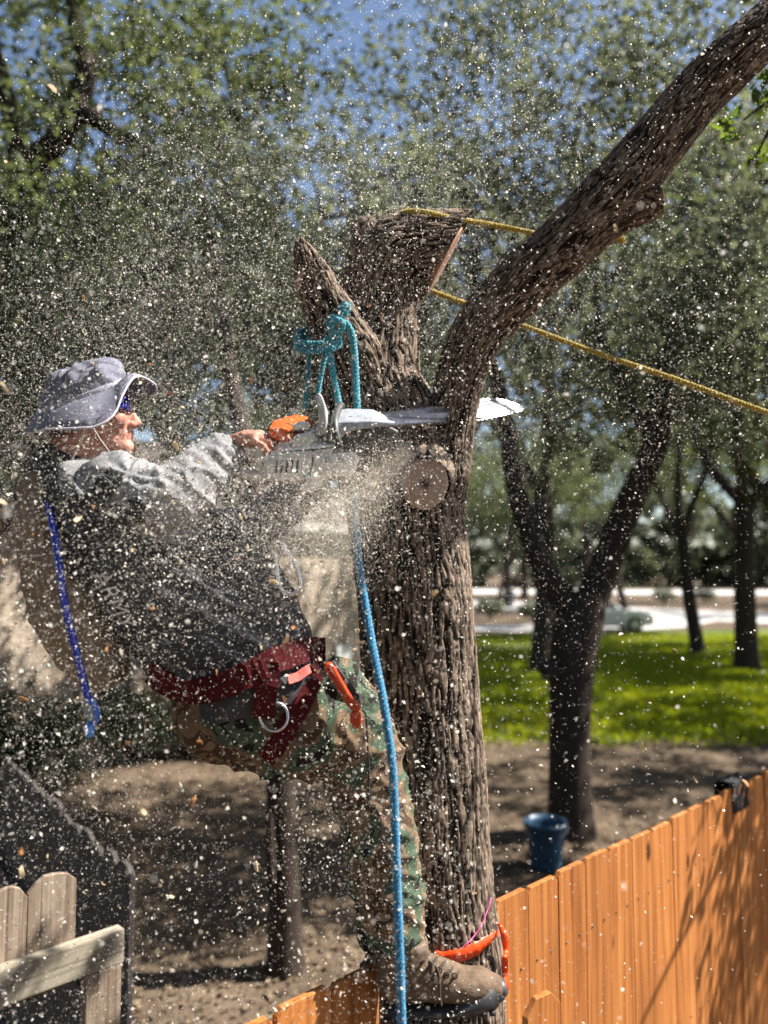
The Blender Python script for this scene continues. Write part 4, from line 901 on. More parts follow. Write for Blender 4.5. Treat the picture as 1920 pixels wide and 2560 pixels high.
# band and brim
V = []; F = []
for j, (h, o_) in enumerate(((-.015, .001), (-.015, .0045), (.005, .0055), (.13, .0055), (.15, .0045), (.15, .001))):
    for k in range(48):
        d = (inner[k] - hc).normalized(); V.append(inner[k] + d * (o_ + .002) + upv * h)
for j in range(5):
    for k in range(48): F.append((j * 48 + k, j * 48 + (k + 1) % 48, (j + 1) * 48 + (k + 1) % 48, (j + 1) * 48 + k))
link('hat_band', mesh_from('hat_band', V, F), cloth('hat_band_cloth', (.36, .35, .43), (.44, .43, .52)), hat)
outer_px = [(391, 974, 1.86), (388, 962, 1.84), (368, 948, 1.81), (346, 941, 1.785), (328, 951, 1.755), (306, 988, 1.725), (291, 1025, 1.705), (269, 1051, 1.69), (235, 1067, 1.68), (205, 1070, 1.675), (165, 1072, 1.685), (112, 1074, 1.72), (78, 1084, 1.78), (62, 1089, 1.86), (80, 1082, 1.94), (140, 1062, 2.01), (220, 1035, 2.03), (300, 1005, 2.02), (350, 990, 1.98), (382, 985, 1.92)]
osp = spline([tuple(PH(*p)) for p in outer_px + [outer_px[0]]], 6)[:-1]; no = len(osp)
V = []; F = []; rows = 7
oc = [Vector(p) for p in osp]
for j in range(rows):
    t_ = j / (rows - 1)
    for k in range(no):
        o_ = oc[k]; a = math.atan2(-(o_.y - hc.y) / .17, (o_.x - hc.x) / .16)
        kk = (a % (2 * math.pi)) / (2 * math.pi) * 48; i0 = int(kk) % 48; f = kk - int(kk); inn = inner[i0].lerp(inner[(i0 + 1) % 48], f)
        p = inn.lerp(o_, t_); p = p + Vector((0, 0, .012 * math.sin(t_ * math.pi)))
        V.append(p)
for j in range(rows - 1):
    for k in range(no): F.append((j * no + k, j * no + (k + 1) % no, (j + 1) * no + (k + 1) % no, (j + 1) * no + k))
br = link('brim', mesh_from('brim', V, F), M['hat'], hat); md = br.modifiers.new('s', 'SOLIDIFY'); md.thickness = .0032; md.offset = 0
g = G(); loft(g, oc + [oc[0]], [.0026] * (no + 1), 6); link('brim_edge', g.mesh('brim_edge'), cloth('hat_piping', (.48, .46, .54), (.56, .54, .62)), hat)
g = G(); loft(g, [PH(213, 1068, 1.70), PH(203, 1100, 1.735), PH(190, 1128, 1.765), PH(172, 1160, 1.77), PH(160, 1190, 1.755)], [.0022] * 5, 6); loft(g, [PH(232, 1068, 1.74), PH(250, 1098, 1.775), PH(268, 1122, 1.785), PH(276, 1132, 1.80)], [.0014] * 4, 6)
link('chin_cord', g.mesh('chin_cord'), plain('pale_cord', (.55, .53, .48), rough=.8), hat)
# sunglasses, hair
sg = bpy.data.objects.new('sunglasses', None); COL.objects.link(sg); sg.parent = person
lens = plain('blue_mirror_lens', (.02, .03, .75), rough=.08, metal=.85, var=.05)
for sdn in (-1, 1):
    V = []; F = []
    for j in range(5):
        for i in range(7):
            u, w = i / 6 - .5, j / 4 - .5; bul = (1 - (2 * u) ** 2 * .6) * .010
            V.append(hp(311, 1010, sdn * .033) + Vector((bul + (-.012 if abs(u) > .4 else 0) * abs(u), u * .052, w * .034 * (1 - .35 * abs(u)))))
    for j in range(4):
        for i in range(6): a = j * 7 + i; F.append((a, a + 1, a + 8, a + 7))
    o = link('lens', mesh_from('lens', V, F), lens, sg); md = o.modifiers.new('s', 'SOLIDIFY'); md.thickness = .002
    g = G(); loft(g, [hp(308, 1003, sdn * .060), hp(280, 1004, sdn * .072), hp(240, 1010, sdn * .084), hp(215, 1022, sdn * .086)], [(.002, .005)] * 4, 8); link('temple', g.mesh('temple'), M['black'], sg)
g = G(); loft(g, [hp(322, 1000, -.055), hp(327, 998, 0), hp(322, 1000, .055)], [.0035] * 3, 8); link('frame', g.mesh('frame'), M['black'], sg)
g = G(); ball(g, hp(192, 1062), .066, .0775, .052); hr = remesh('hair', g, .004, 2, noisy('grey_hair', (.05, .04, .035), (.12, .10, .09), scale=120, rough=.8, bump=.5), person, disp=lambda co, n: .003 * mnoise.noise(Vector((co.x * 60, co.y * 160, co.z * 60))))
# boots
def boot(A_, dd, main):
    """profile in pixels shifted by A_ , depth dd"""
    ox, oy = A_; q = lambda x, y, e=0: P(x + ox, y + oy, dd + e); g = G()
    sec = [(975, 2452, .034, .040), (1010, 2445, .040, .050), (1060, 2440, .041, .052), (1110, 2452, .044, .044), (1160, 2462, .048, .036), (1205, 2462, .047, .034), (1236, 2466, .034, .024)]
    loft(g, [q(x, y) for x, y, a, b in sec], [(a, b) for x, y, a, b in sec], 22, round_ends=True)
    loft(g, [q(1010, 2450), q(1012, 2400), q(1008, 2350)], [(.042, .060), (.045, .055), (.047, .054)], 22)
    b = remesh('boot', g, .0038, 4, M['leather'], person, disp=lambda co, n: .002 * mnoise.noise(co * 40) + .0012 * mnoise.noise(co * 95))
    g = G(); so_ = [(968, 2518, .034, .010), (990, 2518, .040, .013), (1040, 2517, .041, .015), (1100, 2513, .046, .014), (1170, 2504, .052, .014), (1220, 2494, .046, .014), (1250, 2480, .028, .012)]
    loft(g, [q(x, y) for x, y, a, c in so_], [(a, c) for x, y, a, c in so_], 16, round_ends=True)
    for k in range(12): 
        x = 965 + k * 23; yb = 2530 - max(0, (x - 1080)) * .17; p = q(x, yb); box(g, p + Vector((0, -.045, -.004)), (.012, 0, .001), (0, .09, 0), (0, 0, .008))
    link('sole', g.mesh('sole'), M['rubber'], b)
    g = G(); loft(g, [q(1150, 2502), q(1192, 2486), q(1228, 2474), q(1250, 2468)], [(.053, .018), (.0545, .030), (.047, .034), (.025, .020)], 20, round_ends=True); link('toe_cap', g.mesh('toe_cap'), M['toecap'], b)
    if main:
        g = G(); rng = random.Random(2); lac = [(1065, 2392), (1085, 2402), (1105, 2412), (1125, 2424), (1140, 2434)]
        for i, (x, y) in enumerate(lac):
            for e0, e1 in ((-.042, .02), (-.036, .03)):
                a = q(x - 14 + (6 if e0 < -.04 else 0), y + 14, e0); c = q(x + 10, y - 14, e1); m_ = (a + c) / 2 + Vector((.004, -.012, .010)); loft(g, [a, m_, c], [.0024] * 3, 6)
        for pts in ([(1072, 2402, -.055), (1075, 2430, -.060), (1085, 2455, -.062), (1078, 2440, -.064), (1080, 2410, -.058)], [(1088, 2415, -.056), (1098, 2450, -.060), (1100, 2490, -.062), (1104, 2515, -.064)], [(1072, 2402, -.055), (1092, 2420, -.062), (1098, 2448, -.064), (1088, 2452, -.066)]):
            sp = spline([tuple(q(*p)) for p in pts], 5); loft(g, [Vector(p) for p in sp], [.0024] * len(sp), 6)
        for x, y in ((1116, 2438), (1137, 2440), (1098, 2425)):
            loft(g, [q(x, y, -.046) + Vector((.006 * math.cos(a), 0, .006 * math.sin(a))) for a in np.linspace(0, 6.28, 12)], [.0016] * 12, 5)
        link('lace', g.mesh('lace'), plain('dark_lace', (.07, .05, .035), rough=.9), b)
    return b
boot((0, 0), 1.762, True); boot((-50, -20), 2.235, False)
person.location = (0, 0, 0)
BV = [bvh_of(shirt), bvh_of(trousers)]
def hit(x, y):
    o = Vector((0, 0, CAMH)); d = ray(x, y).normalized(); best = None
    for b in BV:
        r = b.ray_cast(o, d)
        if r[0] is not None and (best is None or r[3] < best[2]): best = (r[0], r[1], r[3])
    return best
def ribbon(name, pts, width, mat, parent, off=.006, th=.004, n=8):
    """webbing laid on the clothes along a path of pixels (near side)"""
    sp = spline(pts, n); C = []; Nn = []; last = None
    for p in sp:
        h = hit(float(p[0]), float(p[1]))
        if h: last = h; c = h[0]; nn = h[1]
        elif last: c = P(float(p[0]), float(p[1]), last[0].y); nn = Vector((0, -1, 0))
        else: continue
        if nn.y > 0: nn = -nn
        C.append(c); Nn.append((nn + Vector((0, -1.0, 0))).normalized())
    for _ in range(3): C = [C[0]] + [(C[i - 1] + C[i] * 2 + C[i + 1]) / 4 for i in range(1, len(C) - 1)] + [C[-1]]
    T = frames(C); V = []; F = []
    for c, t_, nn in zip(C, T, Nn):
        w = t_.cross(nn).normalized() * (width / 2); c = c + nn * off; b = nn * th
        V += [c - w, c + w, c + w + b, c - w + b]
    for i in range(len(C) - 1):
        for k in range(4): F.append((i * 4 + k, i * 4 + (k + 1) % 4, (i + 1) * 4 + (k + 1) % 4, (i + 1) * 4 + k))
    F.append((3, 2, 1, 0)); e = (len(C) - 1) * 4; F.append((e, e + 1, e + 2, e + 3))
    o = link(name, mesh_from(name, V, F), mat, parent, smooth=False); return o
# lettering printed on the shirt side
def print_on(txt, x, y, size, rot, mat, parent):
    cu = bpy.data.curves.new('print', 'FONT'); cu.body = txt; cu.size = size; cu.align_x = 'CENTER'; cu.align_y = 'CENTER'; cu.extrude = 0; cu.shear = .25
    o0 = bpy.data.objects.new('t', cu); COL.objects.link(o0); dg = bpy.context.evaluated_depsgraph_get(); me = bpy.data.meshes.new_from_object(o0.evaluated_get(dg)); bpy.data.objects.remove(o0)
    bm = bmesh.new(); bm.from_mesh(me); bmesh.ops.subdivide_edges(bm, edges=bm.edges, cuts=2); bmesh.ops.triangulate(bm, faces=bm.faces)
    c, s_ = math.cos(rot), math.sin(rot)
    for v in bm.verts:
        px = x + (v.co.x * c - v.co.y * s_) / S(1, 1.68); py = y - (v.co.x * s_ + v.co.y * c) / S(1, 1.68); h = hit(px, py)
        v.co = h[0] + Vector((0, -.0045, 0)) if h else P(px, py, 1.68)
    bm.to_mesh(me); bm.free(); return link('print', me, mat, parent, smooth=False)
print_on('ARMY', 283, 1497, .052, R(-62), plain('grey_print', (.62, .58, .60), rough=.8), shirt)

# ---- hydration backpack
bp_ = empty('hydration_backpack', 'tan hydration backpack with a blue drinking tube on the climber\'s back', 'backpack')
g = G(); sec = [(118, 1225, .045, .10), (135, 1290, .064, .135), (160, 1400, .080, .145), (195, 1520, .088, .145), (235, 1620, .075, .135), (258, 1672, .050, .11)]
loft(g, [PH(x, y, 1.82) for x, y, b, a in sec], [(a, b) for x, y, b, a in sec], 24, round_ends=True)
remesh('pack', g, .006, 4, M['pack'], bp_, disp=lambda co, n: fold(co, .9))
sp = spline([tuple(PH(*p)) for p in [(120, 1255, 1.70), (135, 1330, 1.665), (148, 1420, 1.65), (160, 1500, 1.645), (178, 1580, 1.645), (198, 1660, 1.65), (216, 1730, 1.655), (228, 1765, 1.655)]], 6)
g = G(); loft(g, [Vector(p) for p in sp], [.0078] * len(sp), 10); tube = link('drinking_tube', g.mesh('drinking_tube'), plain('blue_tube', (.012, .035, .42), rough=.18, var=.05), bp_)
g = G(); loft(g, [PH(226, 1755, 1.655), PH(232, 1775, 1.655), PH(236, 1795, 1.653), PH(230, 1808, 1.652)], [.010, .014, .013, .009], 14, round_ends=True); link('bite_valve', g.mesh('bite_valve'), plain('mid_blue', (.02, .12, .5), rough=.3), tube)
g = G(); loft(g, [PH(228, 1806, 1.652), PH(222, 1822, 1.65), PH(224, 1834, 1.65)], [.008, .0115, .009], 14, round_ends=True); link('mouthpiece', g.mesh('mouthpiece'), plain('bright_blue', (.03, .24, .72), rough=.3), tube)
g = G(); loft(g, [PH(220, 1765, 1.635), PH(224, 1790, 1.633), PH(226, 1800, 1.636)], [(.003, .008), (.003, .009), (.003, .006)], 10, round_ends=True); link('clip', g.mesh('clip'), plain('grey_clip', (.2, .25, .28)), tube)
ribbon('shoulder_strap', [(300, 1185), (262, 1225), (215, 1300), (195, 1380), (205, 1450)], .045, M['black'], bp_, off=.007)

# ---- harness and what hangs on it
hn = empty('climbing_harness', 'dark red webbing harness round the climber\'s hips and thigh', 'harness')
ribbon('waist_belt', [(385, 1672), (440, 1712), (520, 1722), (610, 1690), (690, 1648), (770, 1625), (815, 1622)], .052, M['red_web'], hn, off=.010, th=.008)
ribbon('leg_loop', [(795, 1640), (782, 1700), (755, 1760), (722, 1815), (690, 1865), (665, 1895)], .040, M['red_web'], hn, off=.008)
ribbon('hip_strap', [(672, 1650), (668, 1700), (662, 1745), (655, 1790)], .045, M['red_web'], hn, off=.012)
ribbon('buckle_strap', [(712, 1700), (740, 1690), (765, 1668)], .018, plain('coral_web', (.6, .12, .10), rough=.8), hn, off=.016)
h = hit(690, 1785); c = h[0] + Vector((0, -.03, 0)); g = G(); ring = [c + Vector((S(34, 1.6) * math.cos(a), .004 * math.sin(2 * a), S(34, 1.6) * math.sin(a))) for a in np.linspace(0, 2 * math.pi, 33)]
loft(g, ring, [.0034] * 33, 8, cap=False); link('side_ring', g.mesh('side_ring'), M['steel'], hn)
kn = empty('steel_hook', 'open silver steel hook hanging below the saw in front of the climber', 'hook')
sp = spline([tuple(P(*p)) for p in [(690, 1385, 1.60), (692, 1420, 1.60), (698, 1462, 1.60), (712, 1482, 1.60), (735, 1484, 1.60), (750, 1468, 1.60), (748, 1440, 1.60), (735, 1405, 1.60), (718, 1378, 1.60)]], 6)
g = G(); loft(g, [Vector(p) for p in sp], [.0052] * len(sp), 10, round_ends=True); link('hook_bend', g.mesh('hook_bend'), M['steel'], kn)
g = G(); loft(g, [P(716, 1382, 1.60), P(706, 1362, 1.60), P(700, 1352, 1.60)], [.0075, .006, .003], 10, round_ends=True); link('hook_tip', g.mesh('hook_tip'), M['steel'], kn)
def PK(x, y, d): return P(x, y, d + .065)
hs_ = empty('hand_saw', 'pruning saw with orange handle strapped on the camouflage thigh', 'hand saw'); om = plain('orange_plastic', (.45, .05, .010), rough=.3)
prism('handle', [PK(x, y, 1.525) for x, y in [(808, 1662), (822, 1655), (836, 1666), (850, 1692), (872, 1730), (900, 1765), (902, 1778), (884, 1782), (868, 1768), (846, 1730), (826, 1696), (812, 1684)]], (0, .026, 0), om, hs_, .006, 3)
prism('pommel', [PK(x, y, 1.523) for x, y in [(874, 1784), (888, 1778), (903, 1782), (905, 1808), (899, 1822), (884, 1824), (875, 1812)]], (0, .028, 0), om, hs_, .006, 3)
prism('scabbard', [PK(x, y, 1.540) for x, y in [(826, 1655), (834, 1652), (862, 1690), (898, 1738), (906, 1766), (900, 1772), (878, 1735), (846, 1686)]], (0, .022, 0), M['black'], hs_, .003, 2)
prism('grip_slot', [PK(x, y, 1.5235) for x, y in [(818, 1668), (826, 1668), (840, 1692), (836, 1697), (824, 1684)]], (0, .004, 0), plain('dark_orange_slot', (.18, .02, .006), rough=.5), hs_, .001, 1)
sp = spline([tuple(PK(*p)) for p in [(906, 1775, 1.54), (915, 1790, 1.56), (918, 1840, 1.56), (922, 1920, 1.565), (922, 1985, 1.565), (928, 2030, 1.565), (936, 2010, 1.565), (938, 2045, 1.565)]], 5)
g = G(); loft(g, [Vector(p) for p in sp], [.0022] * len(sp), 6); link('leg_cord', g.mesh('leg_cord'), M['black'], hs_)

# ------------------------------------------------------------------ chainsaw
def wedge(name, front, back, d0, d1, mat, parent, bevel=.004, segs=3):
    bm = bmesh.new(); a = [bm.verts.new(P(x, y, d0)) for x, y in front]; b = [bm.verts.new(P(x, y, d1)) for x, y in back]; e = [bm.verts.new(P(x, y + 6, d1 + .05)) for x, y in back]; n = len(front)
    bm.faces.new(a); bm.faces.new(list(reversed(e)))
    for i in range(n):
        k = (i + 1) % n; bm.faces.new((a[i], b[i], b[k], a[k])); bm.faces.new((b[i], e[i], e[k], b[k]))
    bmesh.ops.recalc_face_normals(bm, faces=bm.faces); bmesh.ops.bevel(bm, geom=list(bm.edges), offset=bevel, segments=segs, profile=.5, affect='EDGES', clamp_overlap=True)
    me = bpy.data.meshes.new(name); bm.to_mesh(me); bm.free(); return link(name, me, mat, parent)
cs = empty('chainsaw', 'white and orange chainsaw cutting through the base of the long limb', 'chainsaw')
wht = plain('white_casing', (.74, .74, .73), rough=.35, var=.06); gry = plain('light_grey_casing', (.62, .60, .57), rough=.45, var=.08); org = plain('orange_casing', (.75, .12, .012), rough=.4, var=.06)
dk = plain('dark_casing', (.06, .06, .06), rough=.5)
Z0 = 1.60
prism('side_cover', [P(x, y, Z0) for x, y in [(676, 1132), (782, 1124), (777, 1165), (759, 1200), (666, 1202), (658, 1178), (662, 1150)]], (0, .03, 0), gry, cs, .005, 3)
prism('bar_cover', [P(x, y, Z0 + .004) for x, y in [(786, 1124), (833, 1117), (830, 1132), (886, 1128), (900, 1142), (880, 1190), (812, 1190), (802, 1215), (776, 1232), (747, 1225), (764, 1201), (781, 1165)]], (0, .03, 0), gry, cs, .004, 3)
prism('casing', [P(x, y, Z0 + .032) for x, y in [(668, 1140), (690, 1108), (730, 1086), (786, 1074), (797, 1096), (815, 1106), (836, 1112), (870, 1110), (885, 1130), (875, 1180), (760, 1195), (672, 1195)]], (0, .12, 0), wht, cs, .008, 3)
wedge('shroud', [(676, 1132), (684, 1130), (712, 1127), (730, 1123), (748, 1120), (786, 1115), (800, 1113), (816, 1112), (834, 1111), (834, 1117)], [(680, 1129), (688, 1124), (712, 1114), (726, 1098), (738, 1080), (786, 1068), (799, 1088), (814, 1097), (832, 1104), (834, 1112)], Z0 + .004, Z0 + .085, wht, cs, .003)
wedge('air_filter_cover', [(673, 1072), (704, 1070), (728, 1080), (738, 1082), (749, 1074), (752, 1074), (734, 1086), (725, 1103), (696, 1102), (675, 1090)], [(684, 1051), (712, 1043), (742, 1036), (768, 1041), (783, 1055), (781, 1066), (736, 1080), (727, 1100), (698, 1098), (679, 1084)], Z0 + .028, Z0 + .10, org, cs, .003)
prism('cover_vent', [P(x, y, Z0 + .052) for x, y in [(712, 1058), (720, 1056), (744, 1066), (738, 1070)]], (0, .01, 0), dk, cs, .001, 1)
g = G(); ball(g, P(757, 1064, Z0 + .028), .017, .012, .010); ball(g, P(742, 1068, Z0 + .024), .010, .009, .007); link('filter_knob', g.mesh('filter_knob'), wht, cs)
prism('fuel_bulge', [P(x, y, Z0 + .006) for x, y in [(727, 1102), (738, 1084), (784, 1076), (792, 1098), (770, 1118), (730, 1122)]], (0, .05, 0), gry, cs, .01, 4)
prism('hand_guard', [P(x, y, Z0 + .0) for x, y in [(790, 984), (797, 980), (806, 990), (813, 1012), (818, 1052), (816, 1074), (796, 1086), (792, 1076), (796, 1050), (793, 1010)]], (0, .16, 0), plain('pale_guard', (.42, .42, .42), rough=.4), cs, .004, 3)
wedge('front_casing', [(828, 1064), (840, 1056), (868, 1054), (932, 1052), (988, 1057), (976, 1063), (905, 1072), (868, 1080), (852, 1096), (838, 1086)], [(830, 1040), (840, 1026), (868, 1021), (932, 1023), (986, 1050), (974, 1058), (905, 1066), (868, 1074), (852, 1090), (840, 1080)], Z0 + .008, Z0 + .085, plain('grey_metal_casing', (.42, .45, .50), rough=.35, metal=.2), cs, .004)
prism('shaded_underside', [P(x, y, Z0 + .02) for x, y in [(838, 1090), (868, 1082), (975, 1064), (1000, 1078), (960, 1118), (872, 1126), (842, 1114)]], (0, .09, 0), plain('underside_shade_grey', (.11, .105, .10), rough=.5), cs, .006, 3)  # grey underside panel, its shade put into the dark colour
for k in range(5): prism('vent_slot', [P(x, y, Z0 - .001) for x, y in [(690 + k * 13, 1150), (695 + k * 13, 1150), (692 + k * 13, 1182), (687 + k * 13, 1182)]], (0, .004, 0), dk, cs, 0)
for (x, y) in ((822, 1150), (852, 1150), (672, 1145), (770, 1192)):
    g = G(); q = P(x, y, Z0 + (.003 if x > 790 else -.001)); loft(g, [q, q + Vector((0, -.006, 0))], [.0065, .006], 6, (0, 0, 1)); link('nut', g.mesh('nut'), M['steel'], cs, smooth=False)
sp = spline([tuple(P(*p)) for p in [(846, 1112, Z0 + .0), (838, 1076, Z0), (838, 1046, Z0 + .025), (850, 1014, Z0 + .11), (858, 1030, 1.83), (852, 1080, 1.855), (846, 1130, 1.85)]], 6)
g = G(); loft(g, [Vector(p) for p in sp], [.0085] * len(sp), 12, round_ends=True); link('front_handle', g.mesh('front_handle'), plain('handle_black', (.05, .05, .05), rough=.5), cs)
sp = spline([tuple(P(*p)) for p in [(668, 1150, 1.655), (640, 1130, 1.652), (600, 1128, 1.652), (588, 1150, 1.652), (600, 1180, 1.652), (640, 1190, 1.652), (672, 1188, 1.655)]], 6)
g = G(); loft(g, [Vector(p) for p in sp], [(.014, .012)] * len(sp), 12, round_ends=True)
loft(g, [P(640, 1132, 1.652), P(672, 1126, 1.655), P(712, 1128, 1.66)], [.013] * 3, 12, round_ends=True); link('rear_handle', g.mesh('rear_handle'), wht, cs)
bar_t = [(930, 1040, 1.75), (1060, 1024, 1.90), (1190, 1004, 2.055), (1245, 1002, 2.105), (1285, 1012, 2.125), (1303, 1020, 2.125)]; bar_b = [(1300, 1026, 2.11), (1262, 1036, 2.07), (1190, 1050, 2.01), (1060, 1058, 1.865), (930, 1070, 1.715)]
pt = [P(*p) for p in bar_t]; pb = [P(*p) for p in bar_b]; nb = (pt[2] - pt[0]).cross(pb[2] - pt[2]).normalized()
if nb.z < 0: nb = -nb
barm = noisy('scratched_bar_steel', (.32, .32, .34), (.62, .62, .63), scale=40, detail=7, rough=.38, metal=.7, bump=.2, c3=(.45, .45, .46))
prism('guide_bar', [p - nb * .002 for p in pt + pb], nb * .0045, barm, cs, .001, 1)
g = G(); edge_ = spline([tuple(p) for p in pt], 10) + spline([tuple(p) for p in [pt[-1]] + pb], 10); L_ = [0]
for a, b in zip(edge_[:-1], edge_[1:]): L_.append(L_[-1] + float(np.linalg.norm(b - a)))
E = np.array(edge_); cen = (pt[2] + pb[2]) / 2; ss = np.arange(0, L_[-1], .0085)
for s_ in ss:
    p = Vector([float(np.interp(s_, L_, E[:, k])) for k in range(3)]); p2 = Vector([float(np.interp(s_ + .005, L_, E[:, k])) for k in range(3)]); t_ = (p2 - p)
    if t_.length < 1e-4: continue
    o_ = t_.normalized().cross(nb); o_ = o_ if o_.dot(p - (pt[2] + pb[2]) / 2 - t_.normalized() * (p - cen).dot(t_.normalized())) > 0 else -o_
    box(g, p - nb * .0045 - o_ * .001, t_.normalized() * .0062, o_ * (.006 if int(s_ / .0085) % 2 else .0042), nb * .009)
tag(link('saw_chain', g.mesh('saw_chain'), plain('chain_steel', (.35, .33, .32), rough=.4, metal=.7), cs, smooth=False), kind='stuff')

# ------------------------------------------------------------------ ropes, ribbon
def rope(g, pts, r, pitch=.026, step=.0032, n=6, seed=0, strands=3, fuzz=None):
    sp = np.array(spline([tuple(p) for p in pts], 16)); L = np.concatenate([[0], np.cumsum(np.linalg.norm(np.diff(sp, axis=0), axis=1))]); m = max(6, int(L[-1] / step)); s = np.linspace(0, L[-1], m)
    C = [Vector([float(np.interp(x, L, sp[:, k])) for k in range(3)]) for x in s]; T = frames(C); u = T[0].orthogonal().normalized(); U = []
    for t_ in T: u = (u - t_ * u.dot(t_)).normalized(); U.append(u.copy())
    for q in range(strands):
        P_ = []
        for c, t_, u_, x in zip(C, T, U, s):
            a = 2 * math.pi * (x / pitch + q / strands); w = t_.cross(u_); P_.append(c + (u_ * math.cos(a) + w * math.sin(a)) * r * .54)
        loft(g, P_, [r * .49] * m, n)
    if fuzz is not None:
        rng = random.Random(seed)
        for k in range(int(L[-1] * fuzz)):
            i = rng.randrange(m); d = Vector((rng.gauss(0, 1), rng.gauss(0, 1), rng.gauss(0, 1))); d = (d - T[i] * d.dot(T[i]) * .6).normalized(); p = C[i] + d * r * .8; e = p + d * r * rng.uniform(.4, 1.1) + T[i] * rng.gauss(0, r * .6); w = T[i].cross(d).normalized() * .00035
            g.add([p - w, p + w, e + w, e - w], [(0, 1, 2, 3)])
turq = ropemat('turquoise_rope', (.02, .20, .27), (.05, .36, .44)); blue = ropemat('blue_rope', (.012, .13, .27), (.03, .24, .42)); yel = ropemat('yellow_rope', (.30, .20, .012), (.55, .42, .05))
def PQ(x, y, d): return P(x, y, d + TO - .095)
tq = empty('turquoise_rope', 'turquoise rope knotted round the pointed stub, ends hanging to the saw', 'rope'); RT = .0088
g = G()
loopd = lambda a: (800 + 58 * math.cos(a), 838 + 22 * math.sin(a) - 6 * math.cos(a), 1.85 - .075 * math.sin(a))
rope(g, [PQ(*loopd(a)) for a in np.linspace(0, 6.28, 14)], RT, fuzz=700, seed=1); rope(g, [PQ(x, y + 17, d) for x, y, d in [loopd(a) for a in np.linspace(.2, 6.4, 14)]], RT, fuzz=700, seed=2)
link('wrap', g.mesh('wrap'), turq, tq); g = G()
rope(g, [PQ(868, 762, 1.745), PQ(856, 775, 1.745), PQ(848, 795, 1.74), PQ(828, 795, 1.735), PQ(824, 815, 1.735), PQ(845, 830, 1.73), PQ(858, 812, 1.725), PQ(840, 800, 1.72), PQ(828, 825, 1.735), PQ(846, 850, 1.74), PQ(842, 862, 1.74), PQ(838, 850, 1.73)], RT, fuzz=1500, seed=3)
rope(g, [PQ(870, 764, 1.745), PQ(862, 772, 1.744), PQ(858, 784, 1.742)], RT * 1.5, fuzz=6000, seed=4)
link('knot', g.mesh('knot'), turq, tq)
for k, pts in enumerate(([(845, 800, 1.735), (866, 810, 1.732), (880, 836, 1.735), (886, 880, 1.74), (890, 950, 1.745), (894, 1040, 1.74)], [(820, 842, 1.74), (823, 880, 1.738), (832, 930, 1.735), (843, 985, 1.735), (852, 1040, 1.73)], [(818, 845, 1.75), (812, 890, 1.75), (800, 950, 1.75), (792, 1010, 1.755)], [(772, 840, 1.86), (772, 900, 1.86), (768, 960, 1.86), (764, 1020, 1.86)])):
    g = G(); rope(g, [PQ(*p) for p in pts], RT * (1 if k < 2 else .75), fuzz=800, seed=10 + k); link('strand', g.mesh('strand'), turq, tq)
g = G(); rope(g, [P(*p) for p in [(884, 1225, 1.70), (888, 1300, 1.69), (896, 1400, 1.68), (908, 1480, 1.665), (925, 1580, 1.64), (940, 1660, 1.61), (956, 1740, 1.585), (970, 1830, 1.57), (981, 1920, 1.565), (987, 2050, 1.565), (992, 2200, 1.565), (998, 2350, 1.565), (1002, 2480, 1.565), (1006, 2660, 1.565), (1010, 2900, 1.565)]], .0098, step=.0045, fuzz=900, seed=30)
tag(link('blue_rope', g.mesh('blue_rope'), blue), 'long blue rope hanging straight down in front of the camouflage leg', 'rope')
g = G(); rope(g, [PT(*p) for p in [(1000, 640, 2.05), (985, 580, 2.0), (992, 545, 1.93), (1012, 530, 1.84), (1060, 530, 1.80), (1130, 545, 1.83), (1230, 562, 1.9), (1330, 582, 1.90), (1430, 600, 1.86), (1500, 600, 1.84), (1528, 585, 1.80), (1545, 578, 1.76), (1530, 592, 1.73), (1552, 592, 1.78), (1555, 602, 1.80), (1535, 590, 1.82)]], .0075, step=.004, fuzz=1100, seed=40)
tag(link('yellow_rope', g.mesh('yellow_rope'), yel), 'upper yellow rope over the thick stub, tied off behind the limb', 'rope')
g = G(); rope(g, [PT(*p) for p in [(1030, 700, 2.03), (1065, 722, 2.02), (1180, 765, 2.02), (1310, 815, 2.0), (1500, 885, 1.97), (1700, 952, 1.93), (1920, 1032, 1.88), (2200, 1125, 1.82)]], .0078, step=.004, fuzz=1100, seed=41)
tag(link('yellow_rope', g.mesh('yellow_rope'), yel), 'lower yellow rope stretching taut from the stub past the limb', 'rope')
def trunk_hit(x, y):
    r = TB.ray_cast(Vector((0, 0, CAMH)), ray(x, y).normalized()); return r[0] if r[0] is not None else None
TB = BVHTree.FromPolygons([v.co.copy() for v in trunk_me.vertices], [tuple(p.vertices) for p in trunk_me.polygons])
def band(name, pts, mat, parent, off=.008):
    V = []; F = []
    for x, y, w in spline(pts, 8):
        a = trunk_hit(x, y); d = (a.y if a else 1.9) - off
        top = P(x, y - w / 2, d); bot = P(x, y + w / 2, d); V += [top, bot]
    n = len(V) // 2
    ys = [v.y for v in V[::2]]
    for _ in range(4): ys = [min(ys[max(i - 1, 0)], ys[i], ys[min(i + 1, n - 1)]) for i in range(n)]
    for _ in range(14): ys = [(ys[max(i - 1, 0)] + ys[i] * 2 + ys[min(i + 1, n - 1)]) / 4 for i in range(n)]
    for i in range(n): V[2 * i].y = ys[i]; V[2 * i + 1].y = ys[i] - .002
    for i in range(n - 1): F.append((2 * i, 2 * i + 1, 2 * i + 3, 2 * i + 2))
    o = link(name, mesh_from(name, V, F), mat, parent); md = o.modifiers.new('s', 'SOLIDIFY'); md.thickness = .0012; return o
rb = empty('orange_ribbon', 'bright orange flagging ribbon tied round the trunk above the boot', 'ribbon'); rbm = plain('orange_flagging', (.85, .07, .008), rough=.3, var=.04)
band('loop', [(1088, 2384, 18), (1110, 2390, 24), (1150, 2385, 32), (1190, 2364, 34), (1220, 2340, 24), (1242, 2314, 12)], rbm, rb)
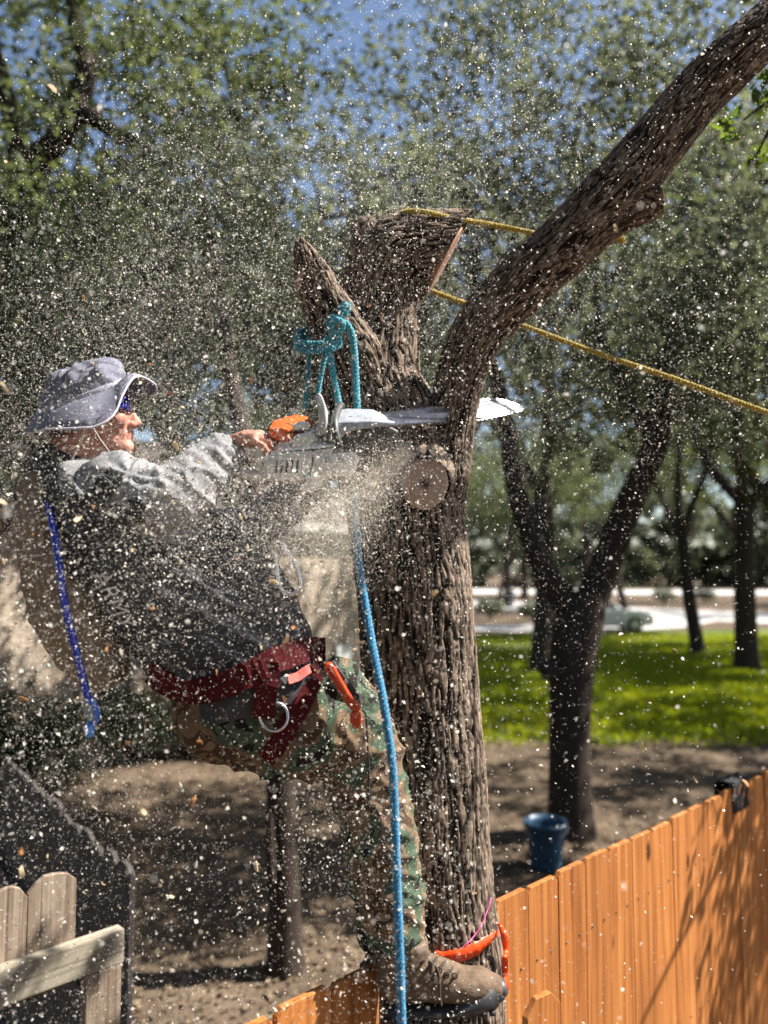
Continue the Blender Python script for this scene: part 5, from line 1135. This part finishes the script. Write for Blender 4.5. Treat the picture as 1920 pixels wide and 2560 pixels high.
V = []; F = []; tl = [(1246, 2308, 8), (1256, 2325, 16), (1262, 2350, 18), (1266, 2380, 14), (1262, 2400, 16), (1263, 2440, 15), (1266, 2474, 12)]
for i, (x, y, w) in enumerate(spline(tl, 6)): V += [PT(x - w / 2, y, 1.795 + .010 * math.sin(i * .5)), PT(x + w / 2, y, 1.80 + .012 * math.cos(i * .4))]
for i in range(len(V) // 2 - 1): F.append((2 * i, 2 * i + 1, 2 * i + 3, 2 * i + 2))
o = link('tail', mesh_from('tail', V, F), rbm, rb); md = o.modifiers.new('s', 'SOLIDIFY'); md.thickness = .0012
g = G(); pts = []
for x, y in spline([(1140, 2382), (1175, 2352), (1200, 2318), (1215, 2285), (1228, 2245)], 6):
    a = trunk_hit(x, y); pts.append(P(x, y, (a.y if a else 1.83) - .006))
loft(g, pts, [.0016] * len(pts), 6); tag(link('pink_string', g.mesh('pink_string'), plain('pink_twine', (.7, .10, .30), rough=.8)), 'thin pink string on the trunk just above the orange ribbon', 'string')
c = onz(935, 2388, FT); ct = P(920, 2417, c.y - .06); g = G(); loft(g, [ct + (A * math.cos(a) + Vector((0, 0, 1)) * math.sin(a)) * .0095 for a in np.linspace(.9, 5.5, 18)], [.0022] * 18, 6, round_ends=True); tag(link('wire_loop', g.mesh('wire_loop'), M['black']), 'small black horseshoe shaped loop on an orange picket left of the trunk', 'hook')

# ------------------------------------------------------------------ flying chips and sawdust
def chipmat(name, cols, trans=.25):
    m = leafmat(name, cols, trans, .8); return m
M['dust'] = chipmat('sawdust_flakes', [(.74, .68, .56), (.88, .85, .77), (.84, .79, .69), (.90, .88, .83), (.87, .84, .76)], .4)
chip_wood = chipmat('pale_chip_wood', [(.66, .52, .33), (.74, .62, .42)], .15); chip_brown = chipmat('brown_chip_wood', [(.48, .22, .09), (.6, .32, .14)], .15)
def chip_mesh(seed, l, w):
    rng = random.Random(seed); V = []; F = []; n = 6; cv = rng.uniform(-.5, .5); tw = rng.uniform(-.8, .8)
    for i in range(n):
        t_ = i / (n - 1) - .5; ww = w * (1 - (2 * t_) ** 2 * rng.uniform(.3, .8)) * rng.uniform(.8, 1.2) / 2; c = Vector((t_ * l, 0, cv * l * (t_ * t_ * 2)))
        d = Vector((0, math.cos(tw * t_), math.sin(tw * t_))); nn = Vector((0, -d.z, d.y)) * w * .13
        V += [c - d * ww - nn, c + d * ww - nn * .6, c + d * ww + nn, c - d * ww + nn * .7]
    for i in range(n - 1):
        for k in range(4): F.append((i * 4 + k, i * 4 + (k + 1) % 4, i * 4 + 4 + (k + 1) % 4, i * 4 + 4 + k))
    F.append((3, 2, 1, 0)); e = (n - 1) * 4; F.append((e, e + 1, e + 2, e + 3)); return mesh_from('wood_chip', V, F)
CM = [chip_mesh(100 + k, *lw) for k, lw in enumerate([(.026, .010), (.016, .009), (.02, .006), (.012, .008)])]
big = [(130, 218, 1.55, 0, 1.0, 'long pale chip with a brown tip high at the upper left'), (12, 968, 1.15, 1, 1.25, 'blunt tan chip blurred at the left edge beside the hat'), (372, 912, 1.6, 1, 1.0, 'curled orange brown chip in the air above the hat brim'), (235, 905, 1.7, 2, .9, 'thin curled pale chip just over the hat crown'),
       (1087, 1482, 1.25, 1, .9, 'rounded pale chip before the dark trunk below the round cut'), (920, 763, 1.7, 1, .8, 'orange brown chip between the two stubs'), (955, 795, 1.65, 2, .9, 'slim pale chip beside the turquoise knot'), (345, 1138, 1.6, 2, .9, 'twisted tan chip under the climber\'s chin'), (735, 265, 1.7, 3, .8, 'small pale chip high above the pointed stub'), (5, 1257, 1.1, 1, 1.1, 'white blurred chip at the left edge beside the shoulder')]
rng = random.Random(12); GC = 'wood chips flying through the air'; chips = list(big)
for k in range(75):
    x, y = (rng.uniform(0, 900), rng.uniform(900, 2300)) if k < 50 else (rng.uniform(0, 1900), rng.uniform(100, 2500))
    chips.append((x, y, rng.uniform(1.15, 1.62), rng.randrange(4), rng.uniform(.35, .8), 'small pale wood chip flying through the sawdust cloud'))
for k, (x, y, d, v, s_, lb) in enumerate(chips):
    o = bpy.data.objects.new('wood_chip', CM[v]); COL.objects.link(o); o.location = P(x, y, d); o.scale = (s_,) * 3; o.rotation_euler = (rng.uniform(0, 6.28), rng.uniform(0, 6.28), rng.uniform(0, 6.28))
    if k == 0: o.rotation_euler = (1.2, .75, .1)
    if not len(o.data.materials): o.data.materials.append(chip_wood)
    o.material_slots[0].link = 'OBJECT'; o.material_slots[0].material = chip_brown if (k in (2, 5) or (k > 9 and k % 4 == 0)) else chip_wood
    tag(o, lb, 'wood chip', GC)
def sawdust():
    rng = np.random.default_rng(2024); Ps = []; Ls = []
    def cloud(n, c, sg, med, spread=.55):
        p = np.array(c) + rng.normal(0, 1, (n, 3)) * np.array(sg); Ps.append(p); Ls.append(med * np.exp(rng.normal(0, spread, n)))
    def px_cloud(n, x0, x1, y0, y1, d0, d1, med, spread=.5):
        x = rng.uniform(x0, x1, n); y = rng.uniform(y0, y1, n); d = d0 + (d1 - d0) * rng.random(n)
        fx = (x - 960) / FPX; fy = (1280 - y) / FPX; dy = math.cos(PITCH) - math.sin(PITCH) * fy; dz = math.sin(PITCH) + math.cos(PITCH) * fy
        Ps.append(np.stack([fx / dy * d, d, CAMH + dz / dy * d], 1)); Ls.append(med * np.exp(rng.normal(0, spread, n)))
    cut = P(1040, 1080, 1.72)
    cloud(115000, (-.36, 1.46, 2.42), (.38, .14, .44), .0013, .75); cloud(120000, (-.55, 1.75, 3.1), (.42, .26, .36), .0014, .5)
    cloud(210000, (-.05, 2.15, 3.3), (.62, .42, .48), .0018, .5); cloud(75000, (-.36, 1.60, 1.75), (.44, .28, .38), .0014, .75)
    cloud(80000, (.30, 2.1, 3.7), (.60, .40, .45), .0018, .5); cloud(9000, (.6, 1.9, 2.3), (.50, .42, .7), .0021, .7); cloud(7000, (-.1, 1.1, 2.5), (.5, .15, .6), .0016, .7)
    cloud(12000, (.05, 1.75, 2.72), (.22, .16, .20), .00115, .5)
    kk = np.concatenate(Ps); dn = .6 * vnoise(kk * np.array([3.2, 3.2, 3.2]), 5) + .4 * vnoise(kk * 8.5, 6); ok = rng.random(len(kk)) < np.clip((dn - .27) * 3.2, .06, 1); ok &= (rng.random(len(kk)) < .3) | ~((kk[:, 0] > .11 * kk[:, 1]) & (kk[:, 2] < 2.95)); Ls = [np.concatenate(Ls)[ok]]; Ps = [kk[ok]]
    # jet thrown back from the cut
    n = 70000; t_ = rng.random(n) ** .8; a = np.array(P(1020, 1125, 1.68)); b_ = np.array(P(745, 1390, 1.52)); p = a + (b_ - a) * t_[:, None] + rng.normal(0, 1, (n, 3)) * (.010 + .055 * t_[:, None]) ; Ps.append(p); Ls.append(.0011 * np.exp(rng.normal(0, .4, n)))
    n = 25000; t_ = rng.random(n); b_ = np.array(P(300, 1500, 1.45)); p = a + (b_ - a) * t_[:, None] + rng.normal(0, 1, (n, 3)) * (.02 + .13 * t_[:, None]); Ps.append(p); Ls.append(.0018 * np.exp(rng.normal(0, .5, n)))
    # settled on sleeve, knee and boot
    for msh, z0, cnt, c, rad in ((shirt, 0, 1500, P(440, 1300, 1.58), .10), (shirt, 0, 1500, P(520, 1230, 1.6), .12), (trousers, 0, 900, P(900, 1720, 1.72), .12), (trousers, 0, 900, P(990, 2250, 1.75), .15)):
        vv = np.empty(len(msh.data.vertices) * 3, dtype=np.float32); msh.data.vertices.foreach_get('co', vv); vv = vv.reshape(-1, 3); dd = np.linalg.norm(vv - np.array(c), axis=1); vv = vv[dd < rad]
        if len(vv): Ps.append(vv[rng.integers(0, len(vv), cnt)] + rng.normal(0, .003, (cnt, 3)) + np.array([0, -.002, .002])); Ls.append(.0026 * np.exp(rng.normal(0, .5, cnt)))
    p = np.concatenate(Ps); l = np.concatenate(Ls); k = (p[:, 1] > .75) & (p[:, 2] > .02); p = p[k]; l = np.minimum(l[k], .011); n = len(p)
    u = rng.normal(0, 1, (n, 3)); u /= np.linalg.norm(u, axis=1)[:, None]; r_ = rng.normal(0, 1, (n, 3)); v = np.cross(u, r_); v /= np.linalg.norm(v, axis=1)[:, None]; w = np.cross(u, v)
    asp = (.26 + .54 * rng.random((n, 1))); L2 = (l / 2)[:, None]; V = np.zeros((n, 4, 3)); bend = w * L2 * rng.uniform(-.7, .7, (n, 1))
    V[:, 0] = p - u * L2; V[:, 1] = p + v * L2 * asp + bend; V[:, 2] = p + u * L2; V[:, 3] = p - v * L2 * asp + bend
    o = link('sawdust', quads_mesh('sawdust', V), M['dust'], smooth=False)
    tag(o, 'pale sawdust and fine shavings filling the air around the saw', 'sawdust', kind='stuff')
    print('SAWDUST', n)
sawdust()
